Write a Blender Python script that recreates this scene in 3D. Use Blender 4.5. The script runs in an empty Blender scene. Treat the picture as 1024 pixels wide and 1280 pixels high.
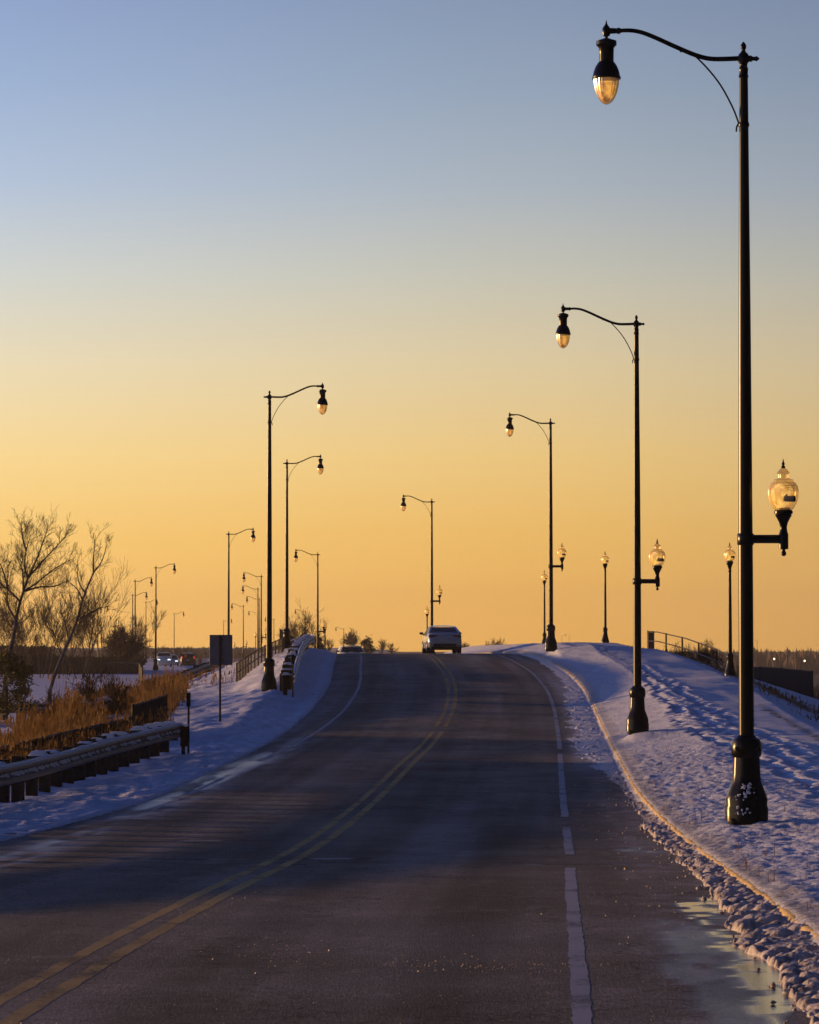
import bpy, math, random
import numpy as np
from mathutils import Vector, Matrix

random.seed(7)
RNG = np.random.default_rng(11)
S = bpy.context.scene
COL = S.collection
R = math.radians
PI = math.pi

# ------------------------------------------------------------------ camera model
F = 4000.0                      # focal length in photo pixels (1024 wide)
PITCH = math.atan(166.0 / F)
CP, SP = math.cos(PITCH), math.sin(PITCH)


def P(px, py, D):
    """point of the world seen at photo pixel (px,py) at ground distance D"""
    a = (px - 512.0) / F
    b = (640.0 - py) / F
    t = D / (CP - b * SP)
    return Vector((a * t, D, (SP + b * CP) * t))


# ------------------------------------------------------------------ numpy noise
def _h(ix, iy, seed):
    n = (ix.astype(np.int64) * 374761393 + iy.astype(np.int64) * 668265263 + seed * 974634777) & 0xFFFFFFFF
    n = ((n ^ (n >> 13)) * 1274126177) & 0xFFFFFFFF
    n = (n ^ (n >> 16)) & 0xFFFF
    return n / 65535.0


def vnoise(x, y, seed=0):
    x = np.asarray(x, float); y = np.asarray(y, float)
    ix = np.floor(x); iy = np.floor(y)
    fx = x - ix; fy = y - iy
    fx = fx * fx * fx * (fx * (fx * 6 - 15) + 10); fy = fy * fy * fy * (fy * (fy * 6 - 15) + 10)
    a = _h(ix, iy, seed); b = _h(ix + 1, iy, seed); c = _h(ix, iy + 1, seed); d = _h(ix + 1, iy + 1, seed)
    return (a * (1 - fx) + b * fx) * (1 - fy) + (c * (1 - fx) + d * fx) * fy


def fbm(x, y, octs=4, seed=0):
    v = 0; amp = 0.5; tot = 0
    for k in range(octs):
        v = v + amp * vnoise(x * 2 ** k + 17.3 * k, y * 2 ** k - 9.1 * k, seed + k)
        tot += amp; amp *= 0.5
    return v / tot


def sstep(e0, e1, x):
    t = np.clip((np.asarray(x, float) - e0) / (e1 - e0), 0, 1)
    return t * t * (3 - 2 * t)


# ------------------------------------------------------------------ terrain lines as functions of distance
def table(pts, sigma):
    xs = np.array([p[0] for p in pts], float); ys = np.array([p[1] for p in pts], float)
    g = np.arange(-120, 900, 0.5)
    v = np.interp(g, xs, ys)
    # extend ends linearly
    if sigma > 0:
        k = np.arange(-int(4 * sigma), int(4 * sigma) + 1)
        w = np.exp(-0.5 * (k / sigma) ** 2); w /= w.sum()
        pad = len(k) // 2
        vp = np.concatenate([np.full(pad, v[0]), v, np.full(pad, v[-1])])
        v = np.convolve(vp, w, mode='valid')
    return lambda D: np.interp(D, g, v)


ROADZ = table([(-120, -1.9), (10, -1.97), (21, -2.07), (29, -2.24), (37.5, -2.46), (45, -2.56), (54, -2.57), (68, -2.47),
               (78, -2.42), (87, -2.29), (97, -2.02), (109, -1.50), (117, -1.16), (122, -0.96), (138, -0.62), (150, -0.47),
               (160, -0.44), (168, -0.47), (178, -0.62), (192, -0.95), (216, -1.6), (260, -2.8), (320, -4.0), (450, -5.5), (700, -6.0)], 4)
ROADX = table([(-120, -6.5), (0, -3.05), (10, -2.6), (21, -2.1), (29.2, -1.73), (37.5, -1.33), (43.7, -1.06), (53, -0.66), (68, 0.0),
               (78.5, 0.47), (86.5, 0.80), (97, 1.20), (104, 1.38), (110, 1.46), (117.6, 1.42), (124, 1.30), (138, 1.12), (150, 0.92), (168, 0.2),
               (192, -1.7), (216, -3.0), (260, -4.8), (320, -8), (450, -18), (700, -40)], 2.5)
KERB = table([(-120, 5.0), (21, 4.85), (37, 4.68), (44, 4.58), (55, 4.42), (100, 4.38), (140, 4.55), (164, 4.5), (176, 3.8), (192, 3.05), (900, 3.05)], 6)
LEDGE = table([(-120, 4.2), (21, 4.15), (41, 4.0), (53, 3.55), (66, 3.65), (78, 3.85), (97, 4.15), (150, 4.3), (192, 3.9), (900, 3.6)], 6)
VERGE = table([(-120, -1.7), (21, -1.88), (30, -2.02), (40, -2.23), (50, -2.27), (62, -2.18), (75, -2.02), (90, -1.65), (107, -1.15), (121, -0.6), (135, -0.19),
               (150, -0.01), (160, 0.05), (172, 0.07), (185, -0.05), (200, -0.3), (230, -1.0), (300, -3), (450, -5), (700, -6)], 7)
MIDUP = table([(-120, 0.02), (50, 0.03), (70, 0.06), (85, 0.16), (103, 0.40), (125, 0.46), (150, 0.32), (170, 0.1), (900, 0.0)], 6)
LBANK = table([(-120, -2.3), (40, -2.6), (60, -2.5), (77, -2.30), (90, -2.12), (103, -1.80), (120, -1.38), (140, -0.93), (155, -0.55), (165, -0.45),
               (180, -0.6), (200, -1.1), (230, -2.0), (300, -3), (450, -4), (700, -4)], 7)
ZL = table([(-120, -2.6), (60, -2.62), (120, -2.6), (350, -2.6), (500, -2.8), (700, -3.6), (900, -4)], 8)
ZR = table([(-120, -3.2), (50, -3.4), (80, -4.2), (120, -5.5), (200, -7.5), (300, -8.5), (900, -9)], 8)

BUMPS = []      # (x, y, dz, radius): ground meets what stands on it


def lat_keys(D):
    r = float(ROADZ(D)); le = float(LEDGE(D)); oc = float(KERB(D)); v = float(VERGE(D)); lb = float(LBANK(D))
    zl = float(ZL(D)); zr = float(ZR(D))
    ks = [(-4000, zl - (6 if D > 600 else 0)), (-700, zl), (-14, zl), (-7.9, lb - 0.10), (-(le + 1.6), r + float(MIDUP(D))), (-(le + 0.5), r + 0.05), (-(le + 0.1), r + 0.03),
          (-le + 0.08, r - 0.05), (-le + 0.3, r - 0.08), (0, r - 0.08), (oc - 0.2, r - 0.08), (oc + 0.012, r + 0.05), (oc + 0.022, r + 0.095), (oc + 0.07, r + 0.122), (oc + 0.3, r + 0.16 + 0.06 * max(0, v - r - .3)),
          (oc + 1.9, v), (9.4, v - 0.06), (10.3, v - 0.3), (22, max(zr, v - 4.0)), (60, zr), (700, zr), (4000, zr - (4 if D > 600 else 0))]
    return ks


def height_row(D, o):
    ks = lat_keys(D)
    return np.interp(o, [k[0] for k in ks], [k[1] for k in ks])


def bumpsum(x, y):
    dz = 0
    for (bx, by, bz, br) in BUMPS:
        dz = dz + bz * np.exp(-(((x - bx) ** 2 + (y - by) ** 2) / (br * br)))
    o = x - ROADX(y)
    return dz * (sstep(0.05, 0.55, o - KERB(y)) + sstep(0.05, 0.6, -o - LEDGE(y)))


def H(x, y):
    return float(height_row(y, np.array([x - float(ROADX(y))]))[0]) + float(bumpsum(x, y))


def on_road(o, D, dz=0.0):
    return Vector((float(ROADX(D)) + o, D, float(ROADZ(D)) + dz))


def road_uv(px, py):
    """ground distance and lateral offset of a photo pixel on the road surface"""
    best = None
    for D in np.arange(14, 165, 0.1):
        y = 806 - F * float(ROADZ(D)) / D
        if best is None or abs(y - py) < best[0]:
            best = (abs(y - py), D)
    D = best[1]
    return (px - 512) / F * D - float(ROADX(D)), D


# ------------------------------------------------------------------ materials
def mat(name):
    m = bpy.data.materials.new(name); m.use_nodes = True
    nt = m.node_tree
    return m, nt, nt.nodes['Principled BSDF'], nt.nodes['Material Output']


def N(nt, kind, **kw):
    n = nt.nodes.new(kind)
    for k, v in kw.items():
        if k in n.inputs.keys():
            n.inputs[k].default_value = v
        else:
            setattr(n, k, v)
    return n


def L(nt, a, b):
    nt.links.new(a, b)


def ramp(nt, stops, fac=None):
    n = nt.nodes.new('ShaderNodeValToRGB')
    while len(n.color_ramp.elements) < len(stops):
        n.color_ramp.elements.new(0.5)
    for e, (p, c) in zip(n.color_ramp.elements, stops):
        e.position = p
        e.color = (c[0], c[1], c[2], 1) if not isinstance(c, (int, float)) else (c, c, c, 1)
    if fac is not None:
        L(nt, fac, n.inputs[0])
    return n


def mixc(nt, fac, a, b):
    n = nt.nodes.new('ShaderNodeMix'); n.data_type = 'RGBA'
    for sock, v in ((n.inputs[0], fac), (n.inputs[6], a), (n.inputs[7], b)):
        if hasattr(v, 'is_linked'):
            L(nt, v, sock)
        elif isinstance(v, (int, float)):
            sock.default_value = v
        else:
            sock.default_value = (v[0], v[1], v[2], 1)
    return n.outputs[2]


def simple(name, col, rough=0.6, metal=0.0, spec=0.5, var=0.25, scale=6.0, bump=0.0, bscale=60):
    m, nt, b, out = mat(name)
    tc = N(nt, 'ShaderNodeTexCoord')
    no = N(nt, 'ShaderNodeTexNoise', Scale=scale, Detail=5.0)
    L(nt, tc.outputs['Object'], no.inputs['Vector'])
    lo = [c * (1 - var) for c in col]; hi = [min(1, c * (1 + var)) for c in col]
    rp = ramp(nt, [(0.3, lo), (0.7, hi)], no.outputs['Fac'])
    L(nt, rp.outputs[0], b.inputs['Base Color'])
    b.inputs['Roughness'].default_value = rough
    b.inputs['Metallic'].default_value = metal
    b.inputs['Specular IOR Level'].default_value = spec
    if bump:
        n2 = N(nt, 'ShaderNodeTexNoise', Scale=bscale, Detail=4.0)
        L(nt, tc.outputs['Object'], n2.inputs['Vector'])
        bp = N(nt, 'ShaderNodeBump', Strength=bump, Distance=0.02)
        L(nt, n2.outputs['Fac'], bp.inputs['Height']); L(nt, bp.outputs[0], b.inputs['Normal'])
    return m


M = {}
M['black'] = simple('black_paint', (0.003, 0.003, 0.004), 0.28, 0.0, 0.22, 0.4, 9)
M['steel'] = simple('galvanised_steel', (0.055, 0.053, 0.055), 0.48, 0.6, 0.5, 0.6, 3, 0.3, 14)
M['litsteel'] = simple('sky_lit_steel', (0.34, 0.33, 0.32), 0.45, 0.5, 0.5, 0.4, 3, 0.2, 30)  # brighter copy of the steel, sky reflection put into its colour
M['wood'] = simple('weathered_wood', (0.028, 0.022, 0.018), 0.85, 0, 0.3, 0.5, 7, 0.4, 50)
M['signback'] = simple('sign_aluminium', (0.18, 0.17, 0.19), 0.5, 0.3, 0.4, 0.1, 4)
M['rust'] = simple('brown_metal', (0.03, 0.022, 0.018), 0.7, 0.2, 0.4, 0.4, 8)
M['fence'] = simple('dark_fence_wire', (0.015, 0.013, 0.012), 0.7, 0.0, 0.3, 0.3, 8)
M['panel'] = simple('orange_board', (0.35, 0.17, 0.04), 0.7, 0, 0.3, 0.3, 5)
M['bark'] = simple('bark', (0.060, 0.048, 0.040), 0.9, 0, 0.2, 0.4, 9)
M['palebark'] = simple('pale_bark', (0.085, 0.08, 0.085), 0.9, 0, 0.2, 0.5, 3)
M['twig'] = simple('twigs', (0.07, 0.045, 0.028), 0.9, 0, 0.2, 0.3, 3)
M['needle'] = simple('evergreen_leaves', (0.15, 0.125, 0.035), 0.8, 0, 0.2, 0.5, 5)
M['farbrush'] = simple('far_brush', (0.12, 0.08, 0.05), 0.95, 0, 0.1, 0.4, 0.2)
M['tyre'] = simple('tyre_rubber', (0.012, 0.012, 0.013), 0.8)
M['rim'] = simple('wheel_rim', (0.30, 0.30, 0.32), 0.35, 0.7)
M['chassis'] = simple('car_dark_trim', (0.012, 0.012, 0.014), 0.6)
M['carpaint'] = simple('silver_car_paint', (0.46, 0.49, 0.55), 0.18, 0.35, 0.6, 0.03, 2)
M['whitepaint'] = simple('white_car_paint', (0.75, 0.76, 0.76), 0.22, 0.0, 0.6, 0.03, 2)
M['redpaint'] = simple('dark_red_car_paint', (0.05, 0.015, 0.013), 0.25, 0.1, 0.6, 0.05, 2)
M['seat'] = simple('car_seat', (0.02, 0.02, 0.022), 0.9)
M['plate'] = simple('number_plate', (0.45, 0.45, 0.48), 0.5)
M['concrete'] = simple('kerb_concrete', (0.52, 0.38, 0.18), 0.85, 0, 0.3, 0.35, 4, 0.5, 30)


def lampglass(name, transp, tint):
    m, nt, b, out = mat(name)
    nt.nodes.remove(b)
    tr = N(nt, 'ShaderNodeBsdfTransparent', Color=(tint[0], tint[1], tint[2], 1))
    tl = N(nt, 'ShaderNodeBsdfTranslucent', Color=(1.0, 0.90, 0.62, 1))
    df = N(nt, 'ShaderNodeBsdfDiffuse', Color=(0.95, 0.84, 0.6, 1))
    gl = N(nt, 'ShaderNodeBsdfGlossy', Roughness=0.32)
    tc = N(nt, 'ShaderNodeTexCoord')
    wv = N(nt, 'ShaderNodeTexWave', Scale=26.0, Distortion=1.0, Detail=2.0)
    wv.bands_direction = 'Z'
    L(nt, tc.outputs['Object'], wv.inputs['Vector'])
    rp = ramp(nt, [(0.0, transp - 0.05), (1.0, transp + 0.05)], wv.outputs['Fac'])
    m1 = N(nt, 'ShaderNodeMixShader', Fac=0.5)
    L(nt, tl.outputs[0], m1.inputs[1]); L(nt, df.outputs[0], m1.inputs[2])
    m2 = N(nt, 'ShaderNodeMixShader')
    L(nt, rp.outputs[0], m2.inputs[0]); L(nt, m1.outputs[0], m2.inputs[1]); L(nt, tr.outputs[0], m2.inputs[2])
    lw = N(nt, 'ShaderNodeLayerWeight', Blend=0.35)
    ma = N(nt, 'ShaderNodeMath', operation='MULTIPLY_ADD'); ma.inputs[1].default_value = 0.4; ma.inputs[2].default_value = 0.14
    L(nt, lw.outputs['Fresnel'], ma.inputs[0])
    m3 = N(nt, 'ShaderNodeMixShader')
    L(nt, ma.outputs[0], m3.inputs[0]); L(nt, m2.outputs[0], m3.inputs[1]); L(nt, gl.outputs[0], m3.inputs[2])
    L(nt, m3.outputs[0], out.inputs['Surface'])
    return m


M['globe'] = lampglass('prismatic_globe_glass', 0.70, (1.0, 0.88, 0.62))
M['bowl'] = lampglass('lamp_bowl_glass', 0.72, (1.0, 0.85, 0.55))


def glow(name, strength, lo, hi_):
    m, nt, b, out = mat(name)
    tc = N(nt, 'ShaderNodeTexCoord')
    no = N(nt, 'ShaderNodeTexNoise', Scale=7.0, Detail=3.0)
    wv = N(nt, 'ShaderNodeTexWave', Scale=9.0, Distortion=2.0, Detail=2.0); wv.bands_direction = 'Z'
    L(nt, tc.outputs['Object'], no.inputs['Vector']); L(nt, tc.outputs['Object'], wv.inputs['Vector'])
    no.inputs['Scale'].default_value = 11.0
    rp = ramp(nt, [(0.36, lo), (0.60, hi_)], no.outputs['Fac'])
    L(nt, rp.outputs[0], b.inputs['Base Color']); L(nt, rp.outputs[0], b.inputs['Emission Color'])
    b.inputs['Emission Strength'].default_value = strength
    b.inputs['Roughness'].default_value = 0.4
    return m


M['globeglow'] = glow('glowing_globe_core', 1.25, (0.55, 0.25, 0.04), (1.0, 0.68, 0.22))  # own emission gives the inner cores of globe and bowl a golden glow
M['bowlglow'] = glow('glowing_bowl_core', 0.95, (0.22, 0.09, 0.015), (1.0, 0.58, 0.16))


def carglass():
    m, nt, b, out = mat('car_glass')
    nt.nodes.remove(b)
    tr = N(nt, 'ShaderNodeBsdfTransparent', Color=(0.88, 0.9, 0.88, 1))
    gl = N(nt, 'ShaderNodeBsdfGlossy', Roughness=0.03, Color=(0.9, 0.9, 0.9, 1))
    lw = N(nt, 'ShaderNodeLayerWeight', Blend=0.3)
    m3 = N(nt, 'ShaderNodeMixShader')
    L(nt, lw.outputs['Fresnel'], m3.inputs[0]); L(nt, tr.outputs[0], m3.inputs[1]); L(nt, gl.outputs[0], m3.inputs[2])
    L(nt, m3.outputs[0], out.inputs['Surface'])
    return m


M['carglass'] = carglass()


def emitter(name, col, strength):
    m, nt, b, out = mat(name)
    b.inputs['Base Color'].default_value = (*col, 1)
    b.inputs['Emission Color'].default_value = (*col, 1)
    b.inputs['Emission Strength'].default_value = strength
    b.inputs['Roughness'].default_value = 0.2
    tc = N(nt, 'ShaderNodeTexCoord'); no = N(nt, 'ShaderNodeTexNoise', Scale=20.0)
    L(nt, tc.outputs['Object'], no.inputs['Vector'])
    rp = ramp(nt, [(0, [c * 0.85 for c in col]), (1, col)], no.outputs['Fac'])
    L(nt, rp.outputs[0], b.inputs['Base Color'])
    return m


M['headlight'] = emitter('headlight_on', (0.85, 0.95, 1.0), 1.6)
M['taillight_on'] = emitter('taillight_on', (1.0, 0.06, 0.04), 0.5)
M['yardlight'] = emitter('far_lamp_lit', (1.0, 0.75, 0.35), 5.0)
M['taillight'] = simple('taillight_red', (0.12, 0.008, 0.008), 0.25)


def snow_material():
    m, nt, b, out = mat('snow')
    at = N(nt, 'ShaderNodeAttribute', attribute_name='mask')
    sep = N(nt, 'ShaderNodeSeparateColor')
    L(nt, at.outputs['Color'], sep.inputs[0])
    tc = N(nt, 'ShaderNodeTexCoord')
    n1 = N(nt, 'ShaderNodeTexNoise', Scale=1.3, Detail=8.0, Roughness=0.65)
    n2 = N(nt, 'ShaderNodeTexNoise', Scale=11.0, Detail=7.0, Roughness=0.7)
    n3 = N(nt, 'ShaderNodeTexNoise', Scale=0.05, Detail=6.0)
    for n in (n1, n2, n3):
        L(nt, tc.outputs['Object'], n.inputs['Vector'])
    snowc = ramp(nt, [(0.3, (0.58, 0.62, 0.73)), (0.7, (0.74, 0.78, 0.87))], n1.outputs['Fac'])
    grass = ramp(nt, [(0.3, (0.028, 0.022, 0.014)), (0.55, (0.075, 0.052, 0.026)), (0.8, (0.16, 0.105, 0.045))], n2.outputs['Fac'])
    # grass mask (R) broken by noise
    ad = N(nt, 'ShaderNodeMath', operation='ADD'); L(nt, sep.outputs[0], ad.inputs[0]); L(nt, n2.outputs['Fac'], ad.inputs[1])
    gm = ramp(nt, [(0.0, 0.0), (0.78, 0.0), (0.98, 1.0)], ad.outputs[0])
    c1 = mixc(nt, gm.outputs[0], snowc.outputs[0], grass.outputs[0])
    # dirt (G)
    ad2 = N(nt, 'ShaderNodeMath', operation='MULTIPLY'); L(nt, sep.outputs[1], ad2.inputs[0])
    rp2 = ramp(nt, [(0.35, 0.1), (0.65, 1.0)], n2.outputs['Fac']); L(nt, rp2.outputs[0], ad2.inputs[1])
    c2 = mixc(nt, ad2.outputs[0], c1, (0.16, 0.13, 0.105))
    L(nt, c2, b.inputs['Base Color'])
    b.inputs['Roughness'].default_value = 0.75
    b.inputs['Specular IOR Level'].default_value = 0.15
    bp1 = N(nt, 'ShaderNodeBump', Strength=0.55, Distance=0.05)
    n4 = N(nt, 'ShaderNodeTexNoise', Scale=16.0, Detail=6.0, Roughness=0.6)
    L(nt, tc.outputs['Object'], n4.inputs['Vector'])
    L(nt, n4.outputs['Fac'], bp1.inputs['Height'])
    L(nt, bp1.outputs[0], b.inputs['Normal'])
    return m


M['snow'] = snow_material()
M['snowcap'] = simple('snow_cap', (0.76, 0.80, 0.88), 0.75, 0, 0.15, 0.06, 20, 0.5, 25)


def slush_material():
    m, nt, b, out = mat('dirty_slush')
    tc = N(nt, 'ShaderNodeTexCoord')
    at = N(nt, 'ShaderNodeAttribute', attribute_name='mask')
    sep = N(nt, 'ShaderNodeSeparateColor'); L(nt, at.outputs['Color'], sep.inputs[0])
    n1 = N(nt, 'ShaderNodeTexNoise', Scale=9.0, Detail=8.0, Roughness=0.7)
    L(nt, tc.outputs['Object'], n1.inputs['Vector'])
    rp = ramp(nt, [(0.3, (0.15, 0.115, 0.085)), (0.47, (0.40, 0.345, 0.30)), (0.68, (0.68, 0.65, 0.65))], n1.outputs['Fac'])
    c = mixc(nt, sep.outputs[0], rp.outputs[0], (0.66, 0.68, 0.76))
    L(nt, c, b.inputs['Base Color'])
    b.inputs['Roughness'].default_value = 0.6
    b.inputs['Specular IOR Level'].default_value = 0.3
    n2 = N(nt, 'ShaderNodeTexNoise', Scale=45.0, Detail=5.0)
    L(nt, tc.outputs['Object'], n2.inputs['Vector'])
    bp = N(nt, 'ShaderNodeBump', Strength=0.6, Distance=0.02); L(nt, n2.outputs['Fac'], bp.inputs['Height'])
    L(nt, bp.outputs[0], b.inputs['Normal'])
    return m


M['slush'] = slush_material()


def asphalt_material():
    m, nt, b, out = mat('asphalt')
    at = N(nt, 'ShaderNodeAttribute', attribute_name='mask')       # R wet, G tone, B snow dust ; A crack
    sep = N(nt, 'ShaderNodeSeparateColor'); L(nt, at.outputs['Color'], sep.inputs[0])
    tc = N(nt, 'ShaderNodeTexCoord')
    n1 = N(nt, 'ShaderNodeTexNoise', Scale=38.0, Detail=6.0, Roughness=0.75)
    n2 = N(nt, 'ShaderNodeTexNoise', Scale=0.7, Detail=7.0, Roughness=0.6)
    L(nt, tc.outputs['Object'], n1.inputs['Vector']); L(nt, tc.outputs['Object'], n2.inputs['Vector'])
    mp = N(nt, 'ShaderNodeMapping'); mp.inputs['Scale'].default_value = (1.0, 0.11, 1.0)
    L(nt, tc.outputs['Object'], mp.inputs['Vector'])
    n5 = N(nt, 'ShaderNodeTexNoise', Scale=75.0, Detail=4.0, Roughness=0.8)
    L(nt, mp.outputs[0], n5.inputs['Vector'])
    mp2 = N(nt, 'ShaderNodeMapping'); mp2.inputs['Scale'].default_value = (0.42, 0.10, 1.0)
    nd = N(nt, 'ShaderNodeTexNoise', Scale=1.6, Detail=5.0, Roughness=0.65)
    L(nt, tc.outputs['Object'], nd.inputs['Vector'])
    vm = N(nt, 'ShaderNodeVectorMath', operation='SCALE'); L(nt, nd.outputs['Color'], vm.inputs[0]); vm.inputs['Scale'].default_value = 1.6
    va = N(nt, 'ShaderNodeVectorMath', operation='ADD'); L(nt, tc.outputs['Object'], va.inputs[0]); L(nt, vm.outputs[0], va.inputs[1])
    L(nt, va.outputs[0], mp2.inputs['Vector'])
    vo = N(nt, 'ShaderNodeTexVoronoi', Scale=1.0); vo.feature = 'DISTANCE_TO_EDGE'; L(nt, mp2.outputs[0], vo.inputs['Vector'])
    crk = ramp(nt, [(0.0, 0.25), (0.006, 0.45), (0.012, 1.0)], vo.outputs['Distance'])
    grn = ramp(nt, [(0.28, 0.55), (0.5, 1.0), (0.72, 1.75)], n5.outputs['Fac'])
    base = ramp(nt, [(0.25, (0.05, 0.047, 0.048)), (0.5, (0.12, 0.112, 0.111)), (0.72, (0.27, 0.25, 0.235))], n1.outputs['Fac'])
    tone = ramp(nt, [(0.0, 0.35), (0.5, 1.0), (1.0, 1.9)], sep.outputs[1])
    mul = N(nt, 'ShaderNodeMix', data_type='RGBA', blend_type='MULTIPLY'); mul.inputs[0].default_value = 1
    L(nt, base.outputs[0], mul.inputs[6]); L(nt, tone.outputs[0], mul.inputs[7])
    t2 = ramp(nt, [(0.3, 0.75), (0.7, 1.25)], n2.outputs['Fac'])
    mul2 = N(nt, 'ShaderNodeMix', data_type='RGBA', blend_type='MULTIPLY'); mul2.inputs[0].default_value = 1
    L(nt, mul.outputs[2], mul2.inputs[6]); L(nt, t2.outputs[0], mul2.inputs[7])
    mul3 = N(nt, 'ShaderNodeMix', data_type='RGBA', blend_type='MULTIPLY'); mul3.inputs[0].default_value = 1
    L(nt, mul2.outputs[2], mul3.inputs[6]); L(nt, grn.outputs[0], mul3.inputs[7])
    mul4 = N(nt, 'ShaderNodeMix', data_type='RGBA', blend_type='MULTIPLY'); mul4.inputs[0].default_value = 1
    L(nt, mul3.outputs[2], mul4.inputs[6]); L(nt, crk.outputs[0], mul4.inputs[7])
    # snow dust broken up
    ad = N(nt, 'ShaderNodeMath', operation='MULTIPLY'); L(nt, sep.outputs[2], ad.inputs[0])
    rp2 = ramp(nt, [(0.35, 0.35), (0.65, 1.0)], n1.outputs['Fac']); L(nt, rp2.outputs[0], ad.inputs[1])
    c2 = mixc(nt, ad.outputs[0], mul4.outputs[2], (0.50, 0.52, 0.58))
    # wet darkens
    wetd = N(nt, 'ShaderNodeMath', operation='MULTIPLY'); L(nt, sep.outputs[0], wetd.inputs[0]); wetd.inputs[1].default_value = 0.5
    c3 = mixc(nt, wetd.outputs[0], c2, (0.012, 0.012, 0.013))
    L(nt, c3, b.inputs['Base Color'])
    rg = ramp(nt, [(0.0, 0.88), (0.5, 0.42), (1.0, 0.11)], sep.outputs[0])
    L(nt, rg.outputs[0], b.inputs['Roughness'])
    sp = ramp(nt, [(0.0, 0.22), (1.0, 0.5)], sep.outputs[0])
    L(nt, sp.outputs[0], b.inputs['Specular IOR Level'])
    inv = N(nt, 'ShaderNodeMath', operation='SUBTRACT'); inv.inputs[0].default_value = 1.0; L(nt, sep.outputs[0], inv.inputs[1])
    ms = N(nt, 'ShaderNodeMath', operation='MULTIPLY'); ms.inputs[1].default_value = 0.7; inv.use_clamp = True; inv.inputs[0].default_value = 1.06; L(nt, inv.outputs[0], ms.inputs[0])
    bp = N(nt, 'ShaderNodeBump', Distance=0.022)
    hh_ = N(nt, 'ShaderNodeMath', operation='ADD'); L(nt, n1.outputs['Fac'], hh_.inputs[0]); L(nt, n5.outputs['Fac'], hh_.inputs[1])
    L(nt, ms.outputs[0], bp.inputs['Strength']); L(nt, hh_.outputs[0], bp.inputs['Height'])
    L(nt, bp.outputs[0], b.inputs['Normal'])
    return m


M['asphalt'] = asphalt_material()


def paint_material(name, col, thr):
    m, nt, b, out = mat(name)
    tc = N(nt, 'ShaderNodeTexCoord')
    n1 = N(nt, 'ShaderNodeTexNoise', Scale=22.0, Detail=7.0, Roughness=0.75)
    n2 = N(nt, 'ShaderNodeTexNoise', Scale=1.1, Detail=3.0)
    L(nt, tc.outputs['Object'], n1.inputs['Vector']); L(nt, tc.outputs['Object'], n2.inputs['Vector'])
    ad = N(nt, 'ShaderNodeMath', operation='ADD'); L(nt, n1.outputs['Fac'], ad.inputs[0]); L(nt, n2.outputs['Fac'], ad.inputs[1])
    hf = N(nt, 'ShaderNodeMath', operation='MULTIPLY'); hf.inputs[1].default_value = 0.5; L(nt, ad.outputs[0], hf.inputs[0])
    rp = ramp(nt, [(thr - 0.08, (0.035, 0.033, 0.033)), (thr + 0.06, col)], hf.outputs[0])
    L(nt, rp.outputs[0], b.inputs['Base Color'])
    b.inputs['Roughness'].default_value = 0.8
    b.inputs['Specular IOR Level'].default_value = 0.15
    bp = N(nt, 'ShaderNodeBump', Strength=0.4, Distance=0.01); L(nt, n1.outputs['Fac'], bp.inputs['Height']); L(nt, bp.outputs[0], b.inputs['Normal'])
    return m


M['yellow'] = paint_material('worn_yellow_paint', (0.46, 0.31, 0.11), 0.44)
M['white'] = paint_material('worn_white_paint', (0.40, 0.40, 0.43), 0.425)


def reed_material():
    m, nt, b, out = mat('dry_reeds')
    oi = N(nt, 'ShaderNodeTexCoord')
    no = N(nt, 'ShaderNodeTexNoise', Scale=1.2, Detail=6.0)
    L(nt, oi.outputs['Object'], no.inputs['Vector'])
    rp = ramp(nt, [(0.3, (0.07, 0.04, 0.016)), (0.5, (0.20, 0.115, 0.042)), (0.7, (0.42, 0.26, 0.10))], no.outputs['Fac'])
    nt.nodes.remove(b)
    d = N(nt, 'ShaderNodeBsdfDiffuse'); t = N(nt, 'ShaderNodeBsdfTranslucent')
    L(nt, rp.outputs[0], d.inputs[0]); L(nt, rp.outputs[0], t.inputs[0])
    mx = N(nt, 'ShaderNodeMixShader', Fac=0.35)
    L(nt, d.outputs[0], mx.inputs[1]); L(nt, t.outputs[0], mx.inputs[2]); L(nt, mx.outputs[0], out.inputs[0])
    return m


M['reed'] = reed_material()


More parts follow.
